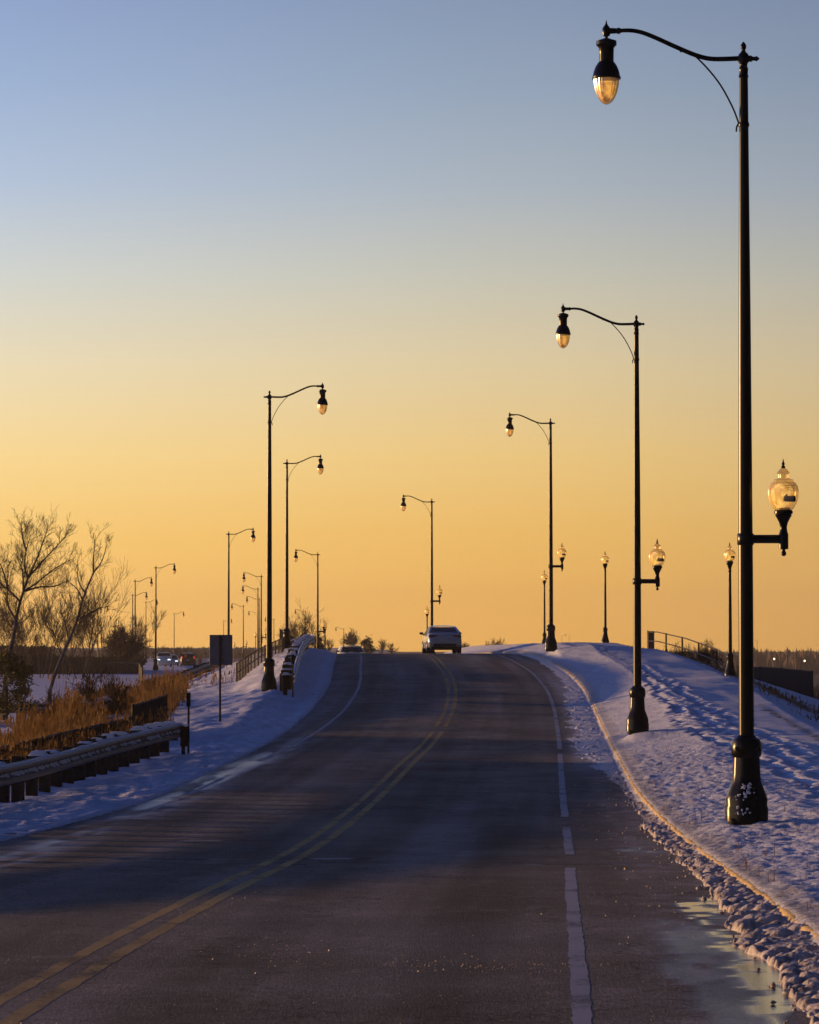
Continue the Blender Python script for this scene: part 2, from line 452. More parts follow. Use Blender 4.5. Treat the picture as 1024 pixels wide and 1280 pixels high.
# ------------------------------------------------------------------ mesh builder
class MB:
    def __init__(self):
        self.v = []; self.f = []

    def add(self, vs, fs):
        o = len(self.v)
        self.v.extend([tuple(p) for p in vs])
        self.f.extend([tuple(i + o for i in q) for q in fs])
        return self

    def box(self, c, d, rz=0.0, bev=0.0):
        x, y, z = d[0] / 2, d[1] / 2, d[2] / 2
        b = min(bev, x * .9, y * .9, z * .9)
        cs, sn = math.cos(rz), math.sin(rz)

        def T(p):
            return (c[0] + p[0] * cs - p[1] * sn, c[1] + p[0] * sn + p[1] * cs, c[2] + p[2])
        if b <= 0:
            vs = [T((sx * x, sy * y, sz * z)) for sz in (-1, 1) for sy in (-1, 1) for sx in (-1, 1)]
            return self.add(vs, [(0, 2, 3, 1), (4, 5, 7, 6), (0, 1, 5, 4), (2, 6, 7, 3), (0, 4, 6, 2), (1, 3, 7, 5)])
        rings = []
        for (zz, ins) in ((-z, b), (-z + b, 0), (z - b, 0), (z, b)):
            ring = []
            for (sx, sy) in ((-1, -1), (1, -1), (1, 1), (-1, 1)):
                ax, ay = x - ins, y - ins
                if sx * sy > 0:
                    ring += [(sx * ax, sy * (ay - b)), (sx * (ax - b), sy * ay)]
                else:
                    ring += [(sx * (ax - b), sy * ay), (sx * ax, sy * (ay - b))]
            # order counter clockwise
            ring.sort(key=lambda q: math.atan2(q[1] / y, q[0] / x))
            rings.append([T((q[0], q[1], zz)) for q in ring])
        vs = [p for rg in rings for p in rg]; fs = []
        n = 8
        for k in range(3):
            for i in range(n):
                fs.append((k * n + i, k * n + (i + 1) % n, (k + 1) * n + (i + 1) % n, (k + 1) * n + i))
        fs.append(tuple(range(n - 1, -1, -1))); fs.append(tuple(range(3 * n, 4 * n)))
        return self.add(vs, fs)

    def tube(self, pts, rad, n=8, cap=True):
        pts = [Vector(p) for p in pts]
        if not hasattr(rad, '__len__'):
            rad = [rad] * len(pts)
        vs = []; fs = []
        up = Vector((0.13, 0.21, 1)).normalized()
        t0 = (pts[1] - pts[0]).normalized()
        a = t0.cross(up)
        if a.length < 1e-3:
            a = t0.cross(Vector((1, 0, 0)))
        a.normalize()
        for i, p in enumerate(pts):
            if i == 0: t = pts[1] - pts[0]
            elif i == len(pts) - 1: t = pts[-1] - pts[-2]
            else: t = pts[i + 1] - pts[i - 1]
            t.normalize()
            a = (a - t * a.dot(t))
            if a.length < 1e-6: a = t.orthogonal()
            a.normalize()
            b = t.cross(a)
            for k in range(n):
                an = 2 * PI * k / n
                vs.append(p + (a * math.cos(an) + b * math.sin(an)) * rad[i])
        for i in range(len(pts) - 1):
            for k in range(n):
                fs.append((i * n + k, i * n + (k + 1) % n, (i + 1) * n + (k + 1) % n, (i + 1) * n + k))
        if cap:
            fs.append(tuple(range(n - 1, -1, -1)))
            m = (len(pts) - 1) * n
            fs.append(tuple(range(m, m + n)))
        return self.add(vs, fs)

    def lathe(self, prof, c=(0, 0, 0), n=20, flute=0.0, nfl=8):
        """prof: list of (radius, z)"""
        vs = []; fs = []
        for (r, z) in prof:
            for k in range(n):
                an = 2 * PI * k / n
                rr = r * (1 - flute * (0.5 + 0.5 * math.cos(an * nfl)))
                vs.append((c[0] + rr * math.cos(an), c[1] + rr * math.sin(an), c[2] + z))
        for i in range(len(prof) - 1):
            for k in range(n):
                fs.append((i * n + k, i * n + (k + 1) % n, (i + 1) * n + (k + 1) % n, (i + 1) * n + k))
        fs.append(tuple(range(n - 1, -1, -1)))
        m = (len(prof) - 1) * n
        fs.append(tuple(range(m, m + n)))
        return self.add(vs, fs)

    def build(self, name, material, parent=None, smooth=True, loc=None):
        me = bpy.data.meshes.new(name)
        me.from_pydata(self.v, [], self.f)
        me.update()
        if smooth and len(me.polygons):
            me.polygons.foreach_set('use_smooth', np.ones(len(me.polygons), bool))
            try:
                me.set_sharp_from_angle(angle=R(38))
            except Exception:
                pass
        me.materials.append(material)
        o = bpy.data.objects.new(name, me); COL.objects.link(o)
        if parent is not None: o.parent = parent
        if loc is not None: o.location = loc
        return o


def nmesh(name, verts, quads, material, parent=None, masks=None, smooth=True, uv=None):
    """fast mesh from numpy arrays"""
    me = bpy.data.meshes.new(name)
    nv = len(verts); nf = len(quads); k = quads.shape[1]
    me.vertices.add(nv); me.loops.add(nf * k); me.polygons.add(nf)
    me.vertices.foreach_set('co', np.ascontiguousarray(verts, dtype=np.float32).ravel())
    me.loops.foreach_set('vertex_index', np.ascontiguousarray(quads, dtype=np.int32).ravel())
    me.polygons.foreach_set('loop_start', np.arange(0, nf * k, k, dtype=np.int32))
    me.polygons.foreach_set('use_smooth', np.full(nf, smooth, dtype=bool))
    me.update(calc_edges=True)
    if masks is not None:
        ca = me.color_attributes.new('mask', 'FLOAT_COLOR', 'POINT')
        ca.data.foreach_set('color', np.ascontiguousarray(masks, dtype=np.float32).ravel())
    me.materials.append(material)
    o = bpy.data.objects.new(name, me); COL.objects.link(o)
    if parent is not None: o.parent = parent
    return o


def gridquads(nr, nc):
    i = np.arange(nr - 1)[:, None]; j = np.arange(nc - 1)[None, :]
    a = (i * nc + j).ravel()
    return np.stack([a, a + 1, a + nc + 1, a + nc], 1)


def thing(name, label, cat, loc=(0, 0, 0), rz=0.0, group=None):
    o = bpy.data.objects.new(name, None); COL.objects.link(o)
    o.location = loc; o.rotation_euler = (0, 0, rz)
    o.empty_display_size = 0.2
    o['label'] = label; o['category'] = cat
    if group: o['group'] = group
    return o


def tag(o, label=None, cat=None, group=None, kind=None):
    if label: o['label'] = label
    if cat: o['category'] = cat
    if group: o['group'] = group
    if kind: o['kind'] = kind
    return o


def copy_thing(root, loc, rz, label, group=None):
    r = root.copy(); COL.objects.link(r)
    r.location = loc; r.rotation_euler = (0, 0, rz); r['label'] = label
    if group: r['group'] = group
    for ch in list(root.children):
        c = ch.copy(); COL.objects.link(c); c.parent = r
        for g in list(ch.children):
            d = g.copy(); COL.objects.link(d); d.parent = c
    return r


# ------------------------------------------------------------------ lamps: list first, because the ground meets their bases
# (x, y of finial, distance, arm direction -1 left / +1 right, side globe, label)
LAMPS = [
    (929.5, 52, 40.0, -1, True, 'tall black street lamp nearest the camera at the right, amber bowl and side globe'),
    (795.6, 393.6, 75.0, -1, True, 'second black street lamp along the right kerb, with clear globe on its right'),
    (688.3, 522.7, 135.0, -1, True, 'third street lamp along the right kerb, standing beside the thin globe post on the crest'),
    (539.8, 623, 195.0, -1, True, 'street lamp rising just behind the silver sedan on the crest'),
    (337.0, 488, 104.0, 1, False, 'tallest street lamp on the left bank, beside the guardrail end'),
    (358.8, 574, 164.5, 1, False, 'street lamp on the left bank just behind the tallest left one, by the railing'),
    (286.0, 664, 226, 1, False, 'street lamp whose foot is hidden behind the grey sign back'),
    (397.3, 690, 252, -1, True, 'street lamp with left-pointing arm beyond the top end of the left guardrail'),
    (195.0, 707, 300, 1, False, 'tallest highway street lamp standing by the oncoming white suv'),
    (169.0, 724, 340, 1, False, 'highway street lamp left of the vase-shaped bare tree'),
    (165.8, 742, 400, 1, False, 'shorter highway street lamp touching the round dark bush, its head over its neighbour'),
    (182.5, 751, 500, 1, False, 'highway street lamp in front of the vase-shaped bare tree'),
    (217.8, 766, 590, 1, False, 'far highway street lamp above the dark red suv'),
    (122.3, 759, 560, 1, False, 'far street lamp seen through the leaning bare tree'),
    (127.3, 771, 640, 1, False, 'faint far street lamp among twigs right of the leaning bare tree'),
    (326.6, 718, 318, -1, True, 'tallest of the clustered far street lamps left of the big left pole'),
    (322.5, 734, 367, -1, True, 'second tallest of the clustered far street lamps behind the bridge railing'),
    (324.2, 747, 449, -1, False, 'third tallest of the clustered far street lamps behind the bridge railing'),
    (304.3, 756, 480, -1, True, 'far street lamp standing alone between the grey sign and the lamp cluster'),
    (322.0, 765, 640, -1, False, 'lowest of the clustered far street lamps behind the bridge railing'),
    (279.5, 775, 690, 1, False, 'far street lamp peeping out just left of the lamp behind the grey sign'),
    (342.5, 773, 640, -1, False, 'far street lamp in the gap between the two big left poles'),
    (381.8, 763, 556, -1, False, 'far street lamp in front of the bare bush beyond the guardrail'),
    (429.8, 785, 700, -1, False, 'far street lamp above the car roof appearing over the crest'),
    (702.6, 793.5, 1500, 1, False, 'tiny far street lamp left of a facing pair on the right skyline'),
    (711.7, 793.5, 1500, -1, False, 'tiny far street lamp right of a facing pair on the right skyline'),
    (946.6, 800, 1000, -1, False, 'tiny far street lamp before the hazy wood at the right edge'),
]
LAMP_H = 9.78
lamp_locs = []
for (px, py, D, side, ped, lab) in LAMPS:
    p = P(px, py, D)
    bz = p.z - LAMP_H
    bx = p.x
    lamp_locs.append((bx, D, bz))
# pedestrian posts: x, y of finial, distance
POST_H = 4.5
POSTS = [
    (912.3, 677, 107.5, 'slim black globe lamp post right of the tallest lamp, on the snowy slope edge'),
    (756.5, 688, 156.0, 'slim black globe lamp post standing alone on the right snow crest'),
    (680.6, 712, 190.0, 'slim black globe lamp post just left of the third right street lamp'),
    (534.0, 757, 250.0, 'slim globe lamp post peeping over the crest left of the silver sedan'),
    (406.3, 776, 262.0, 'slim globe lamp post beyond the left guardrail top beside a street lamp'),
    (319.6, 789, 420.0, 'far globe lamp post behind the left bridge railing among the lamp cluster'),
    (293.2, 802, 560.0, 'far globe lamp post just right of the grey sign back'),
]
post_locs = []
for (px, py, D, lab) in POSTS:
    p = P(px, py, D)
    post_locs.append((p.x, D, p.z - POST_H))
for (x, y, z) in lamp_locs + post_locs:
    if y < 460:
        dz = z - H(x, y)
        if abs(dz) < 2.5:
            BUMPS.append((x, y, dz - 0.02, 1.3 if y < 120 else 4.0))

# ------------------------------------------------------------------ ground sheet
rows = [-120, -60, -30, -10, 0, 6]
D = 9.0
while D < 172:
    rows.append(D); D += max(0.055, D * 0.0023)
while D < 4200:
    rows.append(D); D += D * 0.013
rows = np.array(rows)
NR = len(rows)


def geo(a, b, n):
    return list(a * (b / a) ** (np.arange(1, n + 1) / n))


wl = list(np.arange(0, 1.6, 0.045)) + list(np.arange(1.6, 11, 0.12)); wl += geo(wl[-1], 60, 26) + geo(60, 3500, 18)
wr = list(np.arange(0, 3.0, 0.036)) + list(np.arange(3.0, 8, 0.075)) + list(np.arange(8, 12, 0.15)); wr += geo(wr[-1], 60, 24) + geo(60, 3500, 18)
wl = np.array(wl); wr = np.array(wr)
rx = ROADX(rows); le = LEDGE(rows); oc = KERB(rows)
edge_n = (fbm(rows * 0.9, rows * 0 + 3.3, 4, 5) - 0.5) * 0.35 + (fbm(rows * 5, rows * 0 + 1.3, 3, 8) - 0.5) * 0.12
kn = (fbm(rows * 2.2, rows * 0 + 7.7, 4, 21) - 0.45) * 0.13
oL = -(le + edge_n)[:, None] + 0.08 - wl[None, ::-1]
oM = np.stack([-le + 0.35, rx * 0, oc - 0.2], 1)
kn = np.clip(kn * 1.3 + .004, -0.018, 0.09)
oR = (oc + 0.012 + kn)[:, None] + wr[None, :]
O = np.concatenate([oL, oM, oR], 1)
NC = O.shape[1]
X = O + rx[:, None]
Y = np.repeat(rows[:, None], NC, 1)
Z = np.zeros_like(X)
for i in range(NR):
    sh = np.zeros(NC); sh[len(wl) + 3:] = min(0, kn[i]) * np.exp(-wr / .15)
    Z[i] = height_row(rows[i], O[i] - sh)
Z += bumpsum(X, Y) if BUMPS else 0
nl = len(wl)
leftmask = np.zeros(NC); leftmask[:nl] = 1
rightmask = np.zeros(NC); rightmask[nl + 3:] = 1
wfull = np.concatenate([wl[::-1], [0, 0, 0], wr])
fadein = sstep(0.0, 0.25, wfull)[None, :]
near = 1 - sstep(200, 400, Y)
# rolling relief, wind ripples, lumpy verge
snow_n = (fbm(X * 0.35, Y * 0.16, 4, 31) - 0.5) * 0.15 * sstep(0.6, 3, wfull)[None, :]
rip = (fbm(X * 2.6, Y * 1.1, 4, 41) - 0.5) * (0.016 + 0.044 * (wfull < 2.6))[None, :]
lump = (fbm(X * 6.5, Y * 4.4, 4, 51) - 0.5) * 0.055 + (np.abs(fbm(X * 12.0, Y * 8.0, 2, 53) - 0.5)) * -0.055
lumpy = (0.12 + 0.88 * (1 - sstep(2.2, 3.4, wfull)))[None, :] * (1 - sstep(60, 75, Y) * 0.75)
lumpy = lumpy * (1 - 0.65 * sstep(1.6, 2.6, wfull)[None, :])
lumpy = np.where(leftmask[None, :] > 0, 0.75 * (1 - sstep(7, 12, wfull))[None, :] * (1 - .4 * sstep(70, 120, Y)), lumpy)
snow_n = snow_n + leftmask[None, :] * (fbm(X * 3.2, Y * 1.1, 3, 35) - .5) * .085 * sstep(.05, .5, wfull)[None, :] * (1 - sstep(10, 14, wfull))[None, :]
snow_n = snow_n + leftmask[None, :] * (fbm(X * 1.4, Y * 0.55, 4, 33) - .5) * .16 * sstep(.1, .9, wfull)[None, :] * (1 - sstep(10, 14, wfull))[None, :]
Z = Z + (snow_n + rip * 0.6 + lump * lumpy) * fadein * near * (leftmask + rightmask)[None, :]
# tracks in the snow on the right slope
def ray_ground(px, py):
    for D in np.arange(24, 170, 0.2):
        q = P(px, py, D)
        if q.z < H(q.x, q.y):
            return q
    return P(px, py, 150)
TR = [[(801, 838), (812, 852), (826, 866), (846, 884), (856, 890), (873, 888), (886, 902), (905, 915), (930, 922), (950, 930), (972, 940), (1000, 954), (1030, 972)],
      [(846, 884), (850, 898), (872, 912), (900, 928), (925, 938), (948, 946), (975, 958), (1005, 975), (1040, 1000)],
      [(800, 832), (830, 850), (862, 872), (892, 890)],
      [(890, 885), (920, 905), (960, 920), (1030, 950)]]
foot = []
for tr in TR:
    w = [ray_ground(*q) for q in tr]
    for a, b in zip(w[:-1], w[1:]):
        n = max(1, int((b - a).length / 0.42))
        for k in range(n):
            q = a.lerp(b, k / n)
            foot.append((q.x + random.uniform(-.16, .16), q.y + random.uniform(-.1, .1)))
dimple = np.zeros_like(Z)
for (fx, fy) in foot:
    i0, i1 = np.searchsorted(rows, [fy - 0.9, fy + 0.9])
    if i1 <= i0: continue
    sub = slice(i0, i1)
    d2 = ((X[sub] - fx) / 0.13) ** 2 + ((Y[sub] - fy) / 0.24) ** 2
    dimple[sub] += -0.075 * np.exp(-d2) + 0.010 * np.exp(-(np.sqrt(d2) - 1.9) ** 2 * 2.5)
Z += dimple
# masks: R grass showing, G dirt
mR = np.zeros_like(Z); mG = np.zeros_like(Z)
o = O
# left marsh and plain: grass pokes through
mR += leftmask[None, :] * (0.10 * sstep(-8.5, -12, o) * (1 - sstep(95, 130, Y)) + 0.30 * sstep(-9, -12, o) * (fbm(X * .25, Y * .12, 3, 61) - .45) * (1 - sstep(110, 150, Y)))
mR += leftmask[None, :] * 0.45 * np.exp(-((o + 10.8) / 1.3) ** 2) * sstep(60, 75, Y) * (1 - sstep(125, 150, Y))
# right slope's bare edge
mR += rightmask[None, :] * (0.55 * np.exp(-((o - 10.6) / 0.6) ** 2) * sstep(78, 100, Y) * (1 - sstep(165, 190, Y)))
mR += rightmask[None, :] * 0.40 * np.exp(-((o - 9.0) / 0.25) ** 2) * sstep(60, 72, Y) * (1 - sstep(86, 98, Y))
mR += rightmask[None, :] * 0.6 * sstep(13, 20, o)
# dark line between the verge and the walkway
mR += rightmask[None, :] * 0.33 * np.exp(-((o - (oc[:, None] + 2.3)) / 0.16) ** 2) * sstep(95, 112, Y) * (1 - sstep(160, 170, Y))
# beyond the crest, far land is brown
mR += 0.35 * sstep(420, 700, Y)
# small tufts on near verges
tuft = sstep(0.68, 0.8, fbm(X * 3.1, Y * 1.7, 4, 71))
mR += 0.30 * tuft * (np.abs(o) < 9)
mG += (rightmask[None, :] * 0.75 * (1 - sstep(0.05, 0.5, wfull))[None, :] + leftmask[None, :] * 0.55 * (1 - sstep(0.05, 0.45, wfull))[None, :])
mG += rightmask[None, :] * 0.35 * (1 - sstep(0.5, 2.2, wfull))[None, :] * sstep(.45, .65, fbm(X * 2.2, Y * 1.2, 4, 81)) * (1 - sstep(58, 72, Y))
verts = np.stack([X, Y, Z], -1).reshape(-1, 3)
masks = np.stack([np.clip(mR, 0, 1), np.clip(mG, 0, 1), np.zeros_like(mR), np.ones_like(mR)], -1).reshape(-1, 4)
g = nmesh('snow_ground', verts, gridquads(NR, NC), M['snow'], masks=masks)
tag(g, 'snow covered ground', kind='structure')

# ------------------------------------------------------------------ road sheet
rr = rows[(rows >= -60) & (rows < 900)]
ou = np.linspace(0, 1, 120)
leR = LEDGE(rr) + 0.45; ocR = KERB(rr) + 0.03
OO = -leR[:, None] + ou[None, :] * (leR + ocR)[:, None]
RX = ROADX(rr)[:, None] + OO
RY = np.repeat(rr[:, None], OO.shape[1], 1)
# slight crown and superelevation at the crest
RZ = np.repeat(ROADZ(rr)[:, None], OO.shape[1], 1) + 0.012 - 0.002 * np.abs(OO) + (fbm(RX * .5, RY * .2, 3, 91) - .5) * 0.012


def blob(px, py, wx, wy):
    u, d = road_uv(px, py)
    u2, d2 = road_uv(px, py - wy) if py - wy > 820 else (u, d + 8)
    sx = wx / F * d
    sy = abs(d2 - d)
    return np.exp(-(((OO - u) / sx) ** 2 + ((RY - d) / max(sy, .3)) ** 2))


n_st = fbm(OO * 2.2, RY * 0.05, 4, 101)        # streaks along the road
n_bl = fbm(OO * 0.8, RY * 0.45, 5, 111)
n_fi = fbm(OO * 5, RY * 2.2, 4, 121)
wet = np.zeros_like(OO)
wpat = 0.55 * n_bl + 0.45 * n_fi
ww = fbm(OO * 2.2, RY * 0.9, 5, 113); wf = fbm(OO * 9, RY * 3.0, 4, 117)
pud1 = 1.35 * blob(893, 1138, 50, 17) + 0.70 * blob(945, 1192, 60, 34) + 0.66 * blob(985, 1248, 70, 44)
wet += sstep(0.50, 0.66, np.minimum(pud1, 1) * 0.62 + ww * 0.42 + (wf - .5) * 0.62 - .05) * (0.45 + 0.55 * sstep(.38, .55, wf))
pud2 = 1.2 * blob(900, 1210, 95, 75) + 1.0 * blob(795, 1062, 45, 8) + 0.6 * blob(720, 1010, 40, 14)
ice = sstep(0.48, 0.72, np.minimum(pud2, 1) * 0.6 + ww * 0.4 + (wf - .5) * .35 - .05)
wet += 0.48 * ice
wet += 0.30 * sstep(0.4, 0.7, n_st) * sstep(2.6, 3.6, -OO) * (1 - sstep(70, 85, RY))
wet += 0.12 * sstep(0.45, 0.7, n_bl)
tone = 0.46 + (n_st - .5) * 0.95 + (n_bl - 0.5) * 0.35
for c in (-2.35, -0.85, 0.85, 2.35):            # wheel tracks, polished darker
    tone -= 0.15 * np.exp(-((OO - c) / 0.33) ** 2) * (0.6 + 0.8 * n_st)
for (c, a) in ((0.0, 0.10), (1.6, 0.13), (-1.6, .10)):
    tone += a * np.exp(-((OO - c) / 0.4) ** 2)
tone += 0.20 * sstep(3.25, 3.9, np.abs(OO))      # dusty shoulders
dust = 0.0 * OO
strk = np.exp(-((-OO - (3.30 + 0.25 * (vnoise(RY * .12, RY * 0, 5) - .5))) / 0.36) ** 2)
n_dash = fbm(OO * 3.5, RY * 0.35, 4, 191)
wet += 0.35 * strk * sstep(.45, .6, n_dash) * sstep(24, 34, RY) * (1 - sstep(75, 95, RY))
dust += 1.3 * sstep(.38, .62, n_dash) * sstep(0.28, 0.58, 0.5 * n_fi + 0.5 * n_st) * strk * sstep(24, 34, RY) * (1 - sstep(62, 90, RY))
dust += 0.35 * sstep(.45, .7, n_fi) * sstep(3.5, 4.2, -OO)
spill = sstep(0.0, 0.5, OO - (KERB(RY) - 1.15 + (n_st - .5) * 0.9))
dust += 0.85 * spill * sstep(58, 72, RY) * (1 - sstep(112, 128, RY)) * sstep(.25, .5, n_fi + .1)
dust += 0.25 * sstep(.5, .7, n_fi) * sstep(3.3, 4.0, OO) * (RY < 60)
dust += 0.35 * sstep(.52, .72, n_st) * sstep(118, 130, RY) * sstep(1.5, 3, OO)
dust += 0.24 * ice * sstep(.35, .6, n_fi)
# transverse joints and cracks
jn = 0 * OO
for (py, a, x0, x1) in ((1080, 1.0, 620, 900), (1073, 1.0, 150, 480), (1050, 0.8, 215, 330), (1078, .5, -200, 1100), (937, 0.5, 540, 760), (912, 0.6, 380, 560),
                        (874, 0.8, 430, 525), (914, .9, 450, 492), (1000, .35, 100, 700), (962, .3, 300, 760)):
    u0, d = road_uv(x0, py); u1, _ = road_uv(x1, py)
    wob = (vnoise(OO * 1.3, OO * 0 + py, 3) - .5) * 0.35
    jn += a * np.exp(-((RY - d - wob) / max(0.14, d * 0.0042)) ** 2) * (OO > u0) * (OO < u1)
for (py, x0, x1) in ((1080.5, 640, 712), (1072.5, 385, 447), (1050, 218, 283), (914, 452, 480)):
    u0, d = road_uv(x0, py); u1, _ = road_uv(x1, py)
    dust += 0.9 * np.exp(-((RY - d - .06) / 0.09) ** 2) * sstep(u0, u0 + .1, OO) * (1 - sstep(u1 - .1, u1, OO)) * sstep(.3, .5, n_fi)
tone = tone - 0.45 * np.clip(jn, 0, 1)
# a slightly different resurfaced slab between two joints
_, dj = road_uv(512, 1076)
tone += 0.05 * (RY < dj)
RZ -= 0.012 * np.clip(jn, 0, 1)
wet += 0.45 * np.clip(jn, 0, 1) * sstep(.45, .6, n_fi)
spk = sstep(.66, .8, n_fi); tone += .22 * spk
rverts = np.stack([RX, RY, RZ], -1).reshape(-1, 3)
rm = np.stack([np.clip(wet, 0, 1), np.clip(tone, 0, 1), np.clip(dust, 0, 1), np.ones_like(OO)], -1).reshape(-1, 4)
ro = nmesh('road', rverts, gridquads(len(rr), OO.shape[1]), M['asphalt'], masks=rm)
tag(ro, 'grey asphalt road rising to a crest', kind='structure')
def roadz(o_, D_):
    x_ = np.array([float(ROADX(D_)) + o_])
    return float(ROADZ(D_)) + 0.012 - 0.002 * abs(o_) + float((fbm(x_ * .5, np.array([D_ * .2]), 3, 91)[0] - .5) * 0.012)


def stripe(name, material, off, width, segs, label):
    vs = []; fs = []
    for (a, b) in segs:
        ds = [d for d in rr if a <= d <= b][::2]
        base = len(vs)
        for d in ds:
            wob = 0.003 * math.sin(d * 1.7)
            for s_ in (-.5, .5):
                oo = off + wob + s_ * width
                oo += 0.016 * (float(vnoise(np.array([d * 6.0 + s_ * 40]), np.array([off]), 17)[0]) - .5)
                vs.append((float(ROADX(d)) + oo, d, roadz(oo, d) + 0.0008))
        for k in range(len(ds) - 1):
            i = base + 2 * k
            fs.append((i, i + 1, i + 3, i + 2))
    ob = nmesh(name, np.array(vs), np.array(fs), material)
    tag(ob, label, kind='structure')
    return ob


def dd(py):
    return road_uv(512, py)[1]


stripe('centre_line', M['yellow'], 0.125, 0.115, [(12, dd(914)), (dd(911), 420)], 'right yellow centre line')
stripe('centre_line', M['yellow'], -0.125, 0.105, [(12, dd(914)), (dd(911), 420)], 'left yellow centre line')
stripe('edge_line', M['white'], 3.2, 0.11, [(14, dd(1084)), (dd(1068), dd(1033)), (dd(1021), dd(941)), (dd(936), 420)], 'white edge line')
stripe('edge_line', M['white'], -3.2, 0.10, [(dd(1012), dd(972)), (dd(950), 420)], 'white edge line')

# ------------------------------------------------------------------ kerb
kr = rr[(rr > -30) & (rr < 400)]
prof = [(0.0, -0.12), (0.0, 0.07), (0.008, 0.092), (0.03, 0.102), (0.16, 0.104), (0.16, -0.1)]
kv = np.zeros((len(kr), len(prof), 3))
kno = (fbm(kr * 1.7, kr * 0 + .3, 3, 131) - .5) * 0.03 + (fbm(kr * 9, kr * 0 + .3, 2, 133) - .5) * 0.03
kj = (np.mod(kr, 1.83) < 0.085) * 0.035
for j, (a, b) in enumerate(prof):
    kv[:, j, 0] = ROADX(kr) + KERB(kr) + a + kno * (1 if j < 4 else 0) + kj * (j in (1, 2))
    kv[:, j, 1] = kr
    kv[:, j, 2] = ROADZ(kr) + b + 0.004 * np.sin(kr * 3.1) - kj * (j in (2, 3, 4))
ko = nmesh('kerb', kv.reshape(-1, 3), gridquads(len(kr), len(prof)), M['concrete'])
tag(ko, 'concrete kerb along the right verge', kind='structure')

# ------------------------------------------------------------------ ploughed slush along the kerb
sr = []
d = 12.0
while d < 150:
    sr.append(d); d += (0.018 if 16 < d < 32 else max(0.03, d * 0.0012))
sr = np.array(sr)
su = np.linspace(0, 1, 56)
width = np.interp(sr, [12, 20, 24, 28, 33, 38, 44, 56, 62, 72, 100, 118, 150], [0.52, 0.50, 0.46, 0.38, 0.33, 0.30, 0.32, 0.2, 0.5, 0.95, 0.9, 0.5, 0.3])
width = width * (0.65 + 0.75 * fbm(sr * 0.9, sr * 0, 4, 141))
so = KERB(sr)[:, None] + 0.05 - width[:, None] * (1 - su[None, :])
sx = ROADX(sr)[:, None] + so
sy = np.repeat(sr[:, None], len(su), 1)
prof_ = np.interp(sr, [12, 30, 38, 46, 60, 75, 110, 150], [0.055, 0.055, 0.045, 0.035, 0.02, 0.04, 0.03, 0.02])
hh = prof_[:, None] * (sstep(0, .75, su)[None, :] * 0.9 + .1) * (0.55 + 0.9 * fbm(sx * 3, sy * 2, 3, 151))
ox = sx - ROADX(sr)[:, None]
rgd = random.Random(17)
for k in range(3600):
    D_ = 15 + 30 * rgd.random() ** 1.15 if rgd.random() < .86 else rgd.uniform(44, 110)
    i0, i1 = np.searchsorted(sr, [D_ - .1, D_ + .1])
    wd = float(np.interp(D_, sr, width))
    f_ = rgd.random() ** .8
    oc_ = float(KERB(D_)) + .03 - wd * (1 - f_)
    r_ = rgd.choice([rgd.uniform(.012, .03), rgd.uniform(.02, .045), rgd.uniform(.03, .065)])
    if rgd.random() < .03: r_ = .085
    ex = rgd.uniform(.8, 1.5); ey = rgd.uniform(.8, 1.5)
    sub = slice(i0, i1)
    d2 = ((ox[sub] - oc_) / (r_ * ex)) ** 2 + ((sy[sub] - D_) / (r_ * ey)) ** 2
    dome = np.where(d2 < 1, np.sqrt(np.clip(1 - d2, 0, 1)) * r_ * rgd.uniform(.6, .95), 0)
    base_h = prof_[i0] * .75 * f_ if i0 < len(sr) else 0
    hh[sub] = np.maximum(hh[sub], np.where(dome > 0, base_h + dome, 0))
hh += (fbm(sx * 28, sy * 16, 3, 171) - .5) * 0.016
edge = sstep(0, .06, su)[None, :] * (1 - .25 * sstep(.93, 1, su)[None, :])
sz = ROADZ(sr)[:, None] - 0.03 * (1 - edge) + hh * edge
smask = np.repeat((sstep(56, 70, sr) * 0.85)[:, None], len(su), 1) + 0.22 * sstep(.05, .09, hh)
sm = np.stack([np.clip(smask, 0, 1)] * 3 + [np.ones_like(smask)], -1).reshape(-1, 4)
sl = nmesh('ploughed_slush', np.stack([sx, sy, sz], -1).reshape(-1, 3), gridquads(len(sr), len(su)), M['slush'], masks=sm)
tag(sl, 'lumpy dirty slush ploughed against the kerb', 'slush', kind='stuff')

